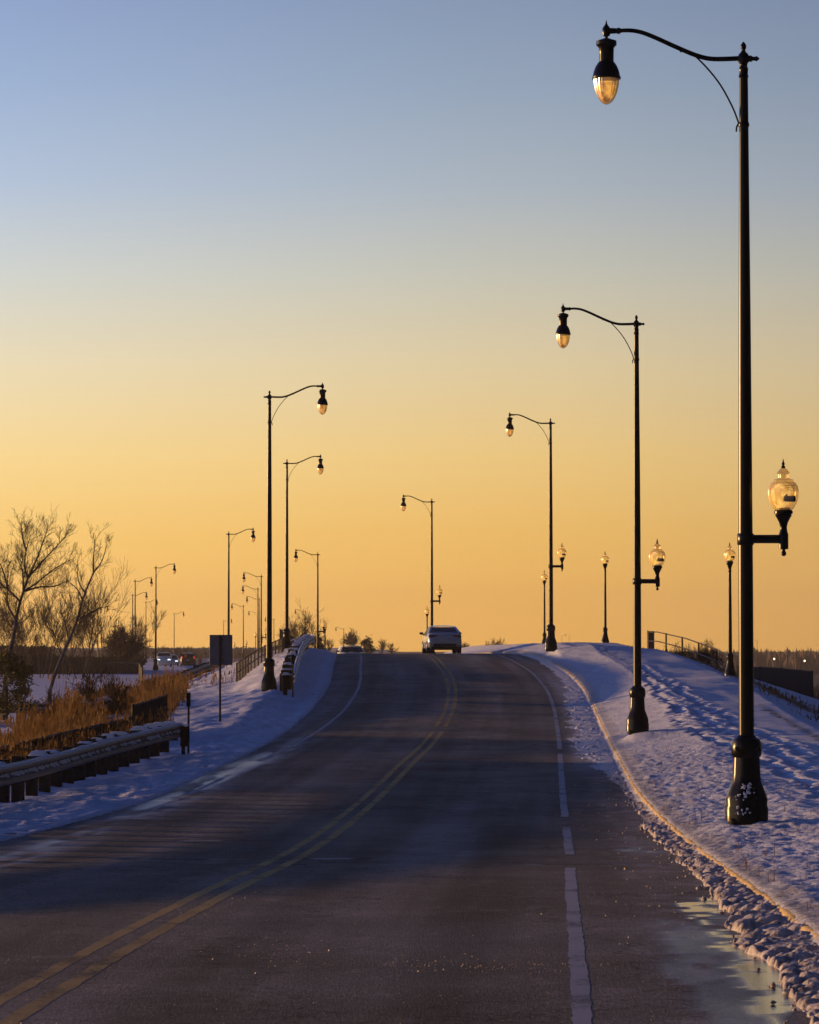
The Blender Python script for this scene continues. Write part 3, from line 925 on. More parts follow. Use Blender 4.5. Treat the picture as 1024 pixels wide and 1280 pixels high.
# grit and ice crumbs on the road
gm_ = MB()
def crumb(x, y, z, r):
    n = [Vector((random.gauss(0, 1), random.gauss(0, 1), random.gauss(0, .6))).normalized() * r * random.uniform(.7, 1.2) for _ in range(5)]
    n = [Vector((r, 0, 0)), Vector((-r * .8, r * .3, 0)), Vector((0, r, 0.1 * r)), Vector((0, -r, 0)), Vector((random.uniform(-.3, .3) * r, 0, r * 1.0))]
    gm_.add([(x + q.x, y + q.y, z + q.z) for q in n], [(0, 2, 4), (2, 1, 4), (1, 3, 4), (3, 0, 4)])
for k in range(800):
    t = random.random()
    if t < .22:
        px, py = random.uniform(480, 760), random.gauss(1205, 5)
        if random.random() < .3: px = random.uniform(480, 560)
    elif t < .34:
        px, py = random.gauss(345, 40), random.gauss(1185, 12)
    elif t < .42:
        px, py = random.gauss(295, 45), 0
        py = 1140 - (px - 250) * .38 + random.gauss(6, 5)
    elif t < .70:
        D_ = random.uniform(22, 58); o_ = float(KERB(D_)) - abs(random.gauss(.55, .45))
        crumb(float(ROADX(D_)) + o_, D_, roadz(o_, D_), random.uniform(.005, .014) if random.random() < .93 else random.uniform(.014, .026)); continue
    else:
        px, py = random.uniform(0, 900), 1280 - abs(random.gauss(0, 150))
        if py < 1040: continue
    o_, D_ = road_uv(px, py) if t < .0 else (None, None)
    # quick inverse
    ys = 806 - F * ROADZ(rr[6:1100]) / np.maximum(rr[6:1100], 1)
    i = int(np.argmin(np.abs(ys - py))); D_ = float(rr[6 + i]) + random.uniform(-.05, .05)
    o_ = (px - 512) / F * D_ - float(ROADX(D_))
    if abs(o_) > 4.4: continue
    crumb(float(ROADX(D_)) + o_, D_, roadz(o_, D_), random.uniform(.0022, .006) if random.random() < .95 else random.uniform(.006, .012))
tag(gm_.build('road_grit', simple('grit', (0.36, 0.27, 0.16), .5, 0, .5, .4, 30), smooth=False), 'sand grit and ice crumbs scattered on the road', 'grit', kind='stuff')


# ------------------------------------------------------------------ street lamps
def sm_curve(pts, n=5):
    """catmull-rom through 2-D/3-D points"""
    pts = [Vector(p) for p in pts]
    out = []
    for i in range(len(pts) - 1):
        p0 = pts[max(0, i - 1)]; p1 = pts[i]; p2 = pts[i + 1]; p3 = pts[min(len(pts) - 1, i + 2)]
        for k in range(n):
            t = k / n
            out.append(0.5 * ((2 * p1) + (p2 - p0) * t + (2 * p0 - 5 * p1 + 4 * p2 - p3) * t * t + (3 * p1 - p0 - 3 * p2 + p3) * t ** 3))
    out.append(pts[-1])
    return out


GLOBE = [(0.10, 0.0), (0.125, 0.02), (0.165, 0.09), (0.188, 0.17), (0.193, 0.235), (0.18, 0.30), (0.15, 0.345), (0.125, 0.36),
         (0.128, 0.375), (0.122, 0.385), (0.085, 0.392), (0.062, 0.405), (0.064, 0.45), (0.078, 0.465), (0.08, 0.478), (0.062, 0.49), (0.045, 0.515), (0.018, 0.53)]


def globe_parts(parent, x, z, n=24):
    g = MB().lathe(GLOBE, (x, 0, z), 96, 0.045, 24).build('glass_globe', M['globe'], parent)
    m = MB()
    m.lathe([(0.012, 0.525), (0.03, 0.535), (0.02, 0.555), (0.012, 0.565), (0.022, 0.58), (0.012, 0.60), (0.008, 0.62), (0.001, 0.65)], (x, 0, z), 10)
    m.build('finial', M['black'], g)
    MB().lathe([(0.07, 0.03), (0.10, 0.07), (0.135, 0.13), (0.145, 0.20), (0.135, 0.26), (0.10, 0.31), (0.055, 0.33)], (x - .012, 0, z), 24).build('glow_core', M['globeglow'], g)
    m = MB()   # lamp holder and louvre inside the globe
    m.lathe([(0.07, 0.0), (0.07, 0.03), (0.035, 0.05), (0.035, 0.10), (0.06, 0.105), (0.062, 0.17), (0.02, 0.21), (0.02, 0.30), (0.075, 0.305), (0.075, 0.31), (0.02, .315)], (x + .015, 0, z), 12)
    m.box((x + 0.085, -.085, z + 0.14), (0.13, 0.10, 0.07))
    for k in range(3):
        m.lathe([(.135, .225 + .028 * k), (.139, .228 + .028 * k), (.135, .232 + .028 * k)], (x, 0, z), 20)
    m.build('lamp_holder', M['black'], g)
    return g


def make_street_lamp(ped):
    t = thing('street_lamp', 'x', 'street lamp', (0, 0, 0), 0, 'black street lamps along the roads')
    m = MB()
    m.box((0, 0, -0.02), (0.44, 0.44, 0.12), 0, 0.02)
    m.lathe([(0.275, 0.0), (0.275, 0.16), (0.262, 0.20), (0.268, 0.27), (0.25, 0.33), (0.215, 0.42), (0.185, 0.50), (0.176, 0.60), (0.168, 0.78), (0.165, 0.80)], (0, 0, 0), 32, 0.06, 8)
    m.lathe([(0.165, 0.79), (0.186, 0.82), (0.19, 0.90), (0.186, 0.97), (0.165, 1.02), (0.13, 1.035), (0.115, 1.06), (0.10, 1.07)], (0, 0, 0), 24)
    for k in range(4):
        an = PI / 4 + k * PI / 2
        m.lathe([(0.035, -.02), (0.03, .02), (0.012, .03)], (0.187 * math.cos(an), 0.187 * math.sin(an), 0.9), 8)
    m.build('base', M['black'], t)
    m = MB()
    m.lathe([(0.095, 1.05), (0.092, 3.0), (0.078, 6.0), (0.056, 9.2), (0.054, 9.36)], (0, 0, 0), 16)
    m.build('pole', M['black'], t)
    m = MB()
    m.lathe([(0.056, 9.32), (0.064, 9.34), (0.054, 9.37), (0.058, 9.42), (0.06, 9.44), (0.048, 9.46), (0.05, 9.50), (0.072, 9.53), (0.072, 9.57), (0.062, 9.62), (0.04, 9.64), (0.026, 9.66),
             (0.024, 9.68), (0.036, 9.70), (0.036, 9.735), (0.018, 9.765), (0.004, 9.78)], (0, 0, 0), 14)
    m.tube([(0.05, 0, 9.565), (0.10, 0, 9.565), (0.115, 0, 9.565), (0.15, 0, 9.565), (0.165, 0, 9.565), (0.20, 0, 9.565)], [0.04, 0.04, 0.026, 0.026, 0.036, 0.006], 10)
    m.build('finial', M['black'], t)
    m = MB()
    pts = sm_curve([(-0.04, 0, 9.57), (-0.22, 0, 9.562), (-0.42, 0, 9.565), (-0.60, 0, 9.61), (-0.85, 0, 9.715), (-1.10, 0, 9.83), (-1.28, 0, 9.90), (-1.42, 0, 9.925), (-1.58, 0, 9.922), (-1.70, 0, 9.918)], 4)
    m.tube(pts, [0.031 - 0.006 * k / (len(pts) - 1) for k in range(len(pts))], 10)
    m.tube([(-1.54, 0, 9.92), (-1.56, 0, 9.92), (-1.585, 0, 9.92), (-1.60, 0, 9.92)], [.026, .04, .04, .026], 10)
    m.tube([(-1.60, 0, 9.92), (-1.68, 0, 9.92)], [.034, .038], 10)
    m.build('arm', M['black'], t)
    m = MB()
    bp = sm_curve([(-0.80, 0, 9.655), (-0.73, 0, 9.665), (-0.66, 0, 9.645), (-0.47, 0, 9.46), (-0.29, 0, 9.23), (-0.14, 0, 8.95), (-0.068, 0, 8.76)], 4)
    m.tube(bp, 0.011, 6)
    m.tube([(-0.058, 0, 8.76), (-0.09, 0, 8.70), (-0.095, 0, 8.64)], 0.011, 6)
    m.lathe([(0.066, 8.70), (0.07, 8.715), (0.07, 8.74), (0.066, 8.755)], (0, 0, 0), 12)
    m.build('brace', M['black'], t)
    hx = -1.725
    m = MB()
    m.lathe([(0.002, 10.06), (0.008, 10.03), (0.016, 10.0), (0.035, 9.975), (0.05, 9.95), (0.052, 9.90), (0.045, 9.86), (0.02, 9.845), (0.02, 9.83), (0.06, 9.815), (0.10, 9.80), (0.128, 9.79), (0.13, 9.74), (0.11, 9.72),
             (0.095, 9.70), (0.093, 9.62), (0.092, 9.53), (0.11, 9.51), (0.14, 9.46), (0.162, 9.40), (0.172, 9.345), (0.181, 9.335), (0.181, 9.31), (0.162, 9.305), (0.155, 9.33), (0.08, 9.40), (0.01, 9.42)], (hx, 0, 0), 24)
    hd = m.build('lamp_head', M['black'], t)
    m = MB()
    m.lathe([(0.162, 9.315), (0.160, 9.27), (0.150, 9.20), (0.132, 9.13), (0.105, 9.07), (0.07, 9.02), (0.03, 8.993), (0.005, 8.985)], (hx, 0, 0), 96, 0.045, 24)
    m.build('glass_bowl', M['bowl'], hd)
    m = MB()
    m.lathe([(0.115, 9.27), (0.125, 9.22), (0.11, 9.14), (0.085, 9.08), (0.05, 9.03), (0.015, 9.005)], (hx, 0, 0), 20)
    m.build('glow_core', M['bowlglow'], hd)
    if ped:
        m = MB()
        m.lathe([(0.098, 3.44), (0.105, 3.45), (0.105, 3.575), (0.098, 3.585)], (0, 0, 0), 14)
        m.tube([(0.08, 0, 3.515), (0.42, 0, 3.515)], 0.054, 10)
        m.lathe([(0.008, 3.30), (0.03, 3.315), (0.034, 3.34), (0.02, 3.37), (0.022, 3.385), (0.06, 3.39), (0.06, 3.58), (0.05, 3.60), (0.042, 3.66), (0.055, 3.72), (0.085, 3.78), (0.105, 3.81), (0.098, 3.825), (0.118, 3.835), (0.118, 3.86), (0.102, 3.88)], (0.475, 0, 0), 16)
        a = m.build('side_arm', M['black'], t)
        # globe parts as sub-parts of the side arm
        MB().lathe(GLOBE, (0.475, 0, 3.875), 96, 0.045, 24).build('glass_globe', M['globe'], a)
        MB().lathe([(0.07, 0.03), (0.10, 0.07), (0.135, 0.13), (0.145, 0.20), (0.135, 0.26), (0.10, 0.31), (0.055, 0.33)], (0.463, 0, 3.875), 24).build('glow_core', M['globeglow'], a)
        m = MB()
        m.lathe([(0.012, 0.525), (0.03, 0.535), (0.02, 0.555), (0.012, 0.565), (0.022, 0.58), (0.012, 0.60), (0.008, 0.62), (0.001, 0.65)], (0.475, 0, 3.875), 10)
        m.build('finial', M['black'], a)
        m = MB()
        m.lathe([(0.07, 0.0), (0.07, 0.03), (0.035, 0.05), (0.035, 0.09), (0.055, 0.095), (0.055, 0.16), (0.02, 0.20), (0.015, 0.31), (0.06, 0.315), (0.06, 0.32), (0.015, .325)], (0.49, 0, 3.875), 12)
        m.box((0.475 + 0.07, -0.105, 3.875 + 0.14), (0.14, 0.06, 0.075), 0, .01)
        m.box((0.475 + 0.01, -0.12, 3.875 + 0.16), (0.06, 0.04, 0.10), 0, .01)
        for k in range(3):
            m.lathe([(.128 - .010 * k, .245 + .028 * k), (.136 - .010 * k, .248 + .028 * k), (.128 - .010 * k, .252 + .028 * k)], (0.475 + .02, 0, 3.875), 20)
        m.build('lamp_holder', M['black'], a)
    return t


def add_base_snow(t):
    rg_ = random.Random(8)
    m = MB()
    for k in range(52):
        if k < 34: z = rg_.gauss(.40, .035); an = -PI / 2 + rg_.gauss(-.12, .17)
        else: z = rg_.choice([rg_.gauss(.13, .02), rg_.gauss(.30, .03)]); an = -PI / 2 + rg_.gauss(-.35, .3)
        r = float(np.interp(z, [0, .16, .27, .33, .42, .5, .6], [.27, .27, .264, .246, .21, .18, .172]))
        rr_ = rg_.uniform(.008, .028); n = 9
        c = Vector((r * math.cos(an), r * math.sin(an), z)); nr = Vector((math.cos(an), math.sin(an), .35)).normalized(); tx = Vector((-math.sin(an), math.cos(an), 0)); tz = nr.cross(tx)
        ring = [c + (tx * math.cos(2 * PI * i / n) + tz * math.sin(2 * PI * i / n)) * rr_ * rg_.uniform(.5, 1.3) - nr * .012 for i in range(n)]
        m.add(ring + [c + nr * .014], [(i, (i + 1) % n, n) for i in range(n)])
    sp__ = m.build('snow_patch', M['snowcap'], t); sp__['kind'] = 'stuff'


proto = {True: make_street_lamp(True), False: make_street_lamp(False)}
used = {True: False, False: False}
for (spec, loc) in zip(LAMPS, lamp_locs):
    px, py, D, side, ped, lab = spec
    rz = 0.0 if side < 0 else PI
    rz += random.uniform(-.03, .03)
    if not used[ped]:
        o_ = proto[ped]; used[ped] = True
        o_.location = loc; o_.rotation_euler = (0, 0, rz); o_['label'] = lab
    else:
        copy_thing(proto[ped], loc, rz, lab)


def make_post():
    t = thing('globe_lamp_post', 'x', 'lamp post', (0, 0, 0), 0, 'slim globe lamp posts beside the footpaths')
    m = MB()
    m.lathe([(0.20, 0.0), (0.20, 0.09), (0.18, 0.13), (0.15, 0.25), (0.115, 0.42), (0.10, 0.55), (0.12, 0.60), (0.12, 0.68), (0.09, 0.72), (0.075, 0.76)], (0, 0, 0), 24, 0.05, 8)
    m.build('base', M['black'], t)
    m = MB()
    m.lathe([(0.068, 0.74), (0.06, 2.2), (0.05, 3.50)], (0, 0, 0), 12)
    m.build('pole', M['black'], t)
    m = MB()
    m.lathe([(0.05, 3.48), (0.06, 3.52), (0.05, 3.56), (0.06, 3.64), (0.09, 3.72), (0.118, 3.78), (0.118, 3.81), (0.10, 3.84)], (0, 0, 0), 16)
    m.build('globe_fitter', M['black'], t)
    globe_parts(t, 0, 3.84)
    return t


pp = make_post()
for i, (spec, loc) in enumerate(zip(POSTS, post_locs)):
    if i == 0:
        pp.location = loc; pp['label'] = spec[3]
    else:
        copy_thing(pp, loc, random.uniform(-.05, .05), spec[3])


SNOWED = [o for o in COL.objects if o.get('label') == LAMPS[0][5]]
add_base_snow(SNOWED[0])


# ------------------------------------------------------------------ guardrails
def guardrail(path, label, group, name='guardrail', mat_='steel', spacing=1.9, rail_h=0.70, facing=1, depth=0.42, snow=True):
    """path: list of (x, y) ground points, rail face on +x side (facing=1)"""
    pts = sm_curve([(x, y, 0) for x, y in path], 6)
    pts = [Vector((p.x, p.y, H(p.x, p.y))) for p in pts]
    t = thing(name, label, 'guardrail', pts[0], 0, group)
    o0 = pts[0].copy()
    # W profile (offset outwards, z)
    W = [(0.0, -0.165), (0.03, -0.145), (0.10, -0.105), (0.10, -0.07), (0.01, -0.015), (0.01, 0.015), (0.10, 0.07), (0.10, 0.105), (0.03, 0.145), (0.0, 0.165)]
    vs = []; fs = []
    n = len(W)
    nor = []
    for i, p in enumerate(pts):
        tt = (pts[min(i + 1, len(pts) - 1)] - pts[max(i - 1, 0)]); tt.z = 0; tt.normalize()
        nn = Vector((tt.y, -tt.x, 0)) * facing
        if nn.x * facing < 0: nn = -nn
        nor.append(nn)
        for (a, b) in W:
            vs.append(p - o0 + nn * a + Vector((0, 0, rail_h - 0.155 + b)))
        for (a, b) in reversed(W):
            vs.append(p - o0 + nn * (a - 0.012) + Vector((0, 0, rail_h - 0.155 + b)))
    n2 = 2 * n
    for i in range(len(pts) - 1):
        for k in range(n2):
            fs.append((i * n2 + k, i * n2 + (k + 1) % n2, (i + 1) * n2 + (k + 1) % n2, (i + 1) * n2 + k))
    fs.append(tuple(range(n2))); fs.append(tuple(range(len(vs) - 1, len(vs) - n2 - 1, -1)))
    m = MB(); m.add(vs, fs)
    rail = m.build('rail', M[mat_], t)
    if snow:
        mb = MB()
        vv = []; ff = []
        for i, p in enumerate(pts):
            hh = max(0.002, random.gauss(0.014, 0.02))
            c = p - o0 + Vector((0, 0, rail_h - 0.004))
            for (a, b) in ((0.005, 0), (0.012, hh * .7), (0.035, hh), (0.06, hh * .6), (0.072, -0.035)):
                vv.append(c + nor[i] * a + Vector((0, 0, b)))
        for i in range(len(pts) - 1):
            for k in range(4):
                ff.append((i * 5 + k, i * 5 + k + 1, (i + 1) * 5 + k + 1, (i + 1) * 5 + k))
        # snow caught in the valley of the beam, thin and broken
        lo = len(vv)
        fine = []
        for i in range(len(pts) - 1):
            for q_ in range(10):
                f_ = q_ / 10
                fine.append((pts[i].lerp(pts[i + 1], f_), nor[i]))
        for p, nn in fine:
            c = p - o0 + Vector((0, 0, rail_h - 0.155))
            a_ = max(0.0, random.gauss(.022, .03))
            vv.append(c + nn * 0.006 + Vector((0, 0, -0.022))); vv.append(c + nn * (0.012 + a_) + Vector((0, 0, -0.026 - a_ * .35))); vv.append(c + nn * 0.006 + Vector((0, 0, 0.004 + a_ * .8)))
        for i in range(len(fine) - 1):
            for k in range(2):
                ff.append((lo + i * 3 + k, lo + i * 3 + k + 1, lo + (i + 1) * 3 + k + 1, lo + (i + 1) * 3 + k))
        mb.add(vv, ff); mb.build('rail_snow', M['snowcap'], rail)
    # posts
    acc = 0.3; L_ = 0
    for i in range(len(pts) - 1):
        seg = pts[i + 1] - pts[i]; sl_ = seg.length
        while acc < sl_:
            q = pts[i].lerp(pts[i + 1], acc / sl_); nn = nor[i]
            rz = math.atan2(nn.y, nn.x)
            gz = H(q.x, q.y)
            pm = MB()
            c = q - o0 - nn * (depth * 0.72)
            dh = random.uniform(-.04, .03)
            pm.box((c.x, c.y, (gz - o0.z) + rail_h / 2 - 0.12 + dh), (0.2, 0.16, rail_h + 0.26), rz + random.uniform(-.08, .08), 0.008)
            po = pm.build('post', M['wood'], t, smooth=False)
            bm_ = MB(); c2 = q - o0 - nn * (depth * 0.24 + .01)
            bm_.box((c2.x, c2.y, (gz - o0.z) + rail_h - 0.20), (depth * 0.48, 0.16, 0.36), rz, 0.008)
            bm_.build('block', M['wood'], po, smooth=False)
            if snow and random.random() < .8:
                sm_ = MB(); c3 = q - o0 - nn * (depth * 0.45)
                hh = random.uniform(.02, .085)
                # mounded cap
                nx, ny = 7, 5
                vv = []; ff = []
                lx, ly = depth * random.uniform(.55, 1.1), random.uniform(.12, .2)
                for a in range(nx):
                    for b in range(ny):
                        ua, ub = a / (nx - 1) * 2 - 1, b / (ny - 1) * 2 - 1
                        zz = hh * (max(0, 1 - abs(ua) ** 3) ** .5) * (max(0, 1 - abs(ub) ** 3) ** .5) * random.uniform(.8, 1.1)
                        dx, dy = ua * lx / 2, ub * ly / 2
                        vv.append((c3.x + dx * math.cos(rz) - dy * math.sin(rz), c3.y + dx * math.sin(rz) + dy * math.cos(rz), gz - o0.z + rail_h + zz + 0.001 * (1) + (0.01 if zz > 0 else -0.012)))
                for a in range(nx - 1):
                    for b in range(ny - 1):
                        ff.append((a * ny + b, (a + 1) * ny + b, (a + 1) * ny + b + 1, a * ny + b + 1))
                sm_.add(vv, ff); sm_.build('snow_cap', M['snowcap'], po)
            acc += spacing
        acc -= sl_
    return t, pts


def gpt(px, py, D):
    q = P(px, py, D); return (q.x, D)


# near rail: ends at (232,941) D=71 ; passes x=0 at D~49
NEAR_RAIL = [(P(225, 930, 71).x, 71), (-5.75, 62), (-6.15, 54), (-6.55, 47), (-7.0, 40), (-7.9, 32), (-9.4, 25), (-12.0, 18)]  # unseen near end flared outward to slant its shadow across the road
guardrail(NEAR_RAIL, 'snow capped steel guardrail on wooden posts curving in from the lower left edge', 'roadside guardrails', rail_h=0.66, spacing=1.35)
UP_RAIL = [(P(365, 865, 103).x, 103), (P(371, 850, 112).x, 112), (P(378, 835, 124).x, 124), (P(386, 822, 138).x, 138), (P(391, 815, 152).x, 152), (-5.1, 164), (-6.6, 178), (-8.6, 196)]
guardrail(UP_RAIL, 'pale-lit steel guardrail climbing the left verge to the crest', 'roadside guardrails', rail_h=0.68, mat_='litsteel')
# far low rails over the snow field
guardrail([(P(-30, 886, 112).x, 112), (P(20, 886, 113).x, 113), (P(60, 885, 115).x, 115), (P(78, 884, 118).x, 118)], 'low dark guardrail crossing the snow below the leaning tree', 'low field guardrails', rail_h=0.52, spacing=0.95, snow=True)
guardrail([(P(104, 892, 100).x, 100), (P(125, 890, 103).x, 103), (P(146, 890, 107).x, 107)], 'short snow topped guardrail piece standing in the brown reeds', 'low field guardrails', rail_h=0.50, spacing=1.2)
guardrail([(P(215, 862, 150).x, 150), (P(240, 856, 158).x, 158), (P(275, 850, 172).x, 172)], 'low dark guardrail at the foot of the pink snow bank', 'low field guardrails', rail_h=0.48, spacing=1.5, snow=False)

# end terminals with black hazard boards
def terminal(px, pyb, D, w, h, label, name='guardrail_end'):
    q = P(px, pyb, D); z = H(q.x, D)
    t = thing(name, label, 'guardrail end', (q.x, D, z), 0, 'guardrail end terminals')
    MB().box((0, 0, h * .62), (w, 0.07, h * .72), 0.05, .01).build('end_board', M['black'], t, smooth=False)
    MB().box((-w * .2, 0.10, h * .45), (w * .42, 0.12, h * 1.0), 0.05, .01).build('end_post', M['wood'], t, smooth=False)
    m = MB(); m.box((0.0, 0.02, h + .015), (w * 1.1, .12, .03), .05, .01); m.build('snow_cap', M['snowcap'], t)
    return t


terminal(231, 941, 70.4, 0.20, 0.62, 'dark end board of the near guardrail')
terminal(359, 866, 102.2, 0.32, 0.62, 'dark end board at the foot of the climbing guardrail')


def delineator(px, pyb, D, h, label):
    q = P(px, pyb, D); z = H(q.x, D)
    t = thing('delineator_post', label, 'marker post', (q.x, D, z - .05), 0, 'thin marker posts by the guardrail ends')
    MB().box((0, 0, h / 2), (0.05, 0.03, h), 0.1, .006).build('post', M['rust'], t, smooth=False)
    MB().box((0, -0.02, h - .13), (0.095, 0.02, 0.30), 0.1, .006).build('reflector', M['black'], t, smooth=False)
    return t


delineator(235.5, 938, 71.0, 1.36, 'thin dark marker post rising from the near guardrail end board')
delineator(366, 868, 101.5, 1.40, 'thin dark marker post before the climbing guardrail end')

# road sign seen from behind
q = P(275, 915, 87); z = H(q.x, 87)
top = P(276, 794, 87).z
t = thing('road_sign', 'square grey road sign seen from the back on a thin post', 'road sign', (q.x, 87, z), 0)
MB().box((0, 0, (top - z) / 2 + 0.02), (0.06, 0.045, (top - z) - 0.02), 0, .008).build('post', M['rust'], t, smooth=False)
m = MB(); m.box((0.02, 0.034, (top - z) - 0.40), (0.62, 0.012, 0.82), 0, .004)
sp_ = m.build('sign_plate', M['signback'], t, smooth=False)
m = MB()
for zz in (0.12, 0.68):
    m.box((0.02, 0.024, (top - z) - zz), (0.10, 0.008, 0.03))
m.build('bracket', M['rust'], sp_, smooth=False)


# ------------------------------------------------------------------ fences and railings
def rail_fence(path, label, name, cat, h, nrails, post_sp, wire_sp=0, wr=0.006, material=None, pr=0.035, rr_=0.022, ground=None, wire_top=None):
    material = material or M['fence']
    pts = [Vector(p) for p in path]
    o0 = pts[0].copy()
    t = thing(name, label, cat, o0)
    for i in range(nrails):
        zz = h * (1 - i / max(1, nrails)) if nrails < 4 else h * (1 - i / nrails)
        MB().tube([p - o0 + Vector((0, 0, zz)) for p in pts], rr_, 6).build('rail', material, t)
    # posts
    acc = 0
    for i in range(len(pts) - 1):
        seg = (pts[i + 1] - pts[i]).length
        while acc < seg:
            q = pts[i].lerp(pts[i + 1], acc / seg) - o0
            MB().tube([q + Vector((0, 0, -0.4)), q + Vector((0, 0, h + .04))], pr, 8).build('post', material, t)
            acc += post_sp
        acc -= seg
    q = pts[-1] - o0
    MB().tube([q + Vector((0, 0, -0.4)), q + Vector((0, 0, h + .04))], pr, 8).build('post', material, t)
    if wire_sp:
        w = MB(); acc = 0
        for i in range(len(pts) - 1):
            seg = (pts[i + 1] - pts[i]).length
            while acc < seg:
                q = pts[i].lerp(pts[i + 1], acc / seg) - o0
                w.tube([q + Vector((0, 0, -0.2)), q + Vector((0, 0, (wire_top or h) - 0.01))], wr, 3, False)
                acc += wire_sp
            acc -= seg
        w.build('wire_mesh', material, t)
    return t


def fp(px, py, D, dz=0):
    q = P(px, py, D); return Vector((q.x, D, H(q.x, D) + dz))


# slatted fence behind the near guardrail
pth = [P(-25, 968, 58), P(30, 961, 63), P(90, 950, 69), P(150, 938, 75), P(170, 930, 78), P(208, 915, 84)]
pth = [Vector((p.x, p.y, H(p.x, p.y))) for p in pth]
rail_fence(pth, 'low dark slatted fence running in front of the brown reeds', 'slat_fence', 'fence', 0.62, 1, 2.4, 0.085, 0.016, pr=.03, rr_=.028)
# tall slatted panel
pth = [P(166, 935, 76.5), P(186, 926, 80), P(208, 914, 84.5)]
pth = [Vector((p.x, p.y, H(p.x, p.y))) for p in pth]
rail_fence(pth, 'taller black slatted fence panel at the right end of the reeds', 'slat_fence', 'fence', 0.92, 1, 2.0, 0.06, 0.016, pr=.03)
# chain link fence across the far snow
pth = [P(-20, 835, 295), P(60, 835, 290), P(120, 834.5, 285), P(174, 834, 280)]
pth = [Vector((p.x, p.y, H(p.x, p.y))) for p in pth] + [Vector((P(178, 860, 205).x, 205, H(P(178, 860, 205).x, 205)))]
rail_fence(pth, 'far dark fence in front of the brown brush band', 'wire_fence', 'fence', 1.0, 1, 5.0, 1.2, 0.012, pr=.05, rr_=.04)
# left bridge railing
pth = [P(296, 838, 122), P(312, 829, 134), P(332, 820, 146), P(352, 812, 158), P(357, 810, 166)]
pth = [Vector((p.x, p.y, H(p.x, p.y))) for p in pth]
rail_fence(pth, 'brown pedestrian railing with fine wire climbing the left bank', 'railing', 'railing', 0.72, 2, 2.6, 0.32, 0.007, M['rust'], pr=.035, rr_=.025)
pth = [P(360, 815, 162), P(372, 813, 176), P(382, 812, 190)]
pth = [Vector((p.x - .4, p.y, H(p.x, p.y))) for p in pth]
rail_fence(pth, 'dark mesh fence beyond the left lamps by the guardrail top', 'railing', 'railing', 1.05, 2, 2.0, 0.3, 0.010, M['rust'], pr=.035)
# right railing
pth = [Vector((P(809, 0, 168).x, 168, -0.28)), Vector((P(820, 0, 164).x, 164, -0.30)), Vector((P(855, 0, 148).x, 148, -0.66)), Vector((P(893, 0, 132).x, 132, -1.15)), Vector((P(912, 0, 125).x, 125, -1.5))]
rail_fence(pth, 'brown two bar railing descending the right snowy slope', 'railing', 'railing', 0.95, 2, 9.0, 0, material=M['rust'], pr=.045, rr_=.03)
# board at the railing end
q = P(814, 808, 168.5)
t = thing('notice_board', 'small orange and blue board at the top end of the right railing', 'board', (q.x, 168.5, -.3))
MB().box((0, 0, 0.52), (0.36, 0.03, 1.0), 0.25, .005).build('board', M['panel'], t, smooth=False)
MB().tube([(-.17, 0.03, -.5), (-.17, 0.03, 1.06)], .03, 6).build('post', M['rust'], t)
m = MB(); m.box((0.1, -0.022, 0.5), (0.13, 0.006, 0.85), .25); m.build('blue_panel', M['signback'], t, smooth=False)
# dark fence at the right
pth = [Vector((P(920, 0, 168).x, 168, -2.1 - 1.0)), Vector((P(965, 0, 160).x, 160, -3.1)), Vector((P(1011, 0, 150).x, 150, -3.2))]
rail_fence(pth, 'black slatted fence behind the right snow slope', 'slat_fence', 'fence', 1.95, 1, 5.0, 0.09, 0.034, pr=.055)


# ------------------------------------------------------------------ vegetation
def branch(segs, p, d, length, r, depth, rng, up=0.25, spread=0.55, kids=(3, 5)):
    n = 4 if depth > 0 else 3
    q = p.copy(); dd_ = d.normalized()
    pts = [q.copy()]
    for k in range(n):
        dd_ = (dd_ + Vector((rng.gauss(0, .16), rng.gauss(0, .16), rng.gauss(0, .12) + up * .22))).normalized()
        q = q + dd_ * (length / n); pts.append(q.copy())
    rads = [r * (1 - .65 * k / n) for k in range(n + 1)]
    segs.append((pts, rads))
    if depth <= 0: return
    for k in range(rng.randint(*kids)):
        f = rng.uniform(.25, 1.0)
        i = min(n - 1, int(f * n)); base = pts[i].lerp(pts[i + 1], f * n - i)
        tdir = (pts[i + 1] - pts[i]).normalized()
        side = Vector((rng.gauss(0, 1), rng.gauss(0, 1), rng.gauss(0, .7)))
        side = (side - tdir * side.dot(tdir)).normalized()
        nd = (tdir * rng.uniform(.6, 1) + side * spread * rng.uniform(.6, 1.4) + Vector((0, 0, up * .5))).normalized()
        branch(segs, base, nd, length * rng.uniform(.42, .68), max(r * .45, .004), depth - 1, rng, up, spread, kids)


def segs_mesh(segs, n=4, minr=0.0):
    m = MB()
    for pts, rads in segs:
        rads = [max(x, minr) for x in rads]
        m.tube(pts, rads, 3 if max(rads) < .02 else n, False)
    return m


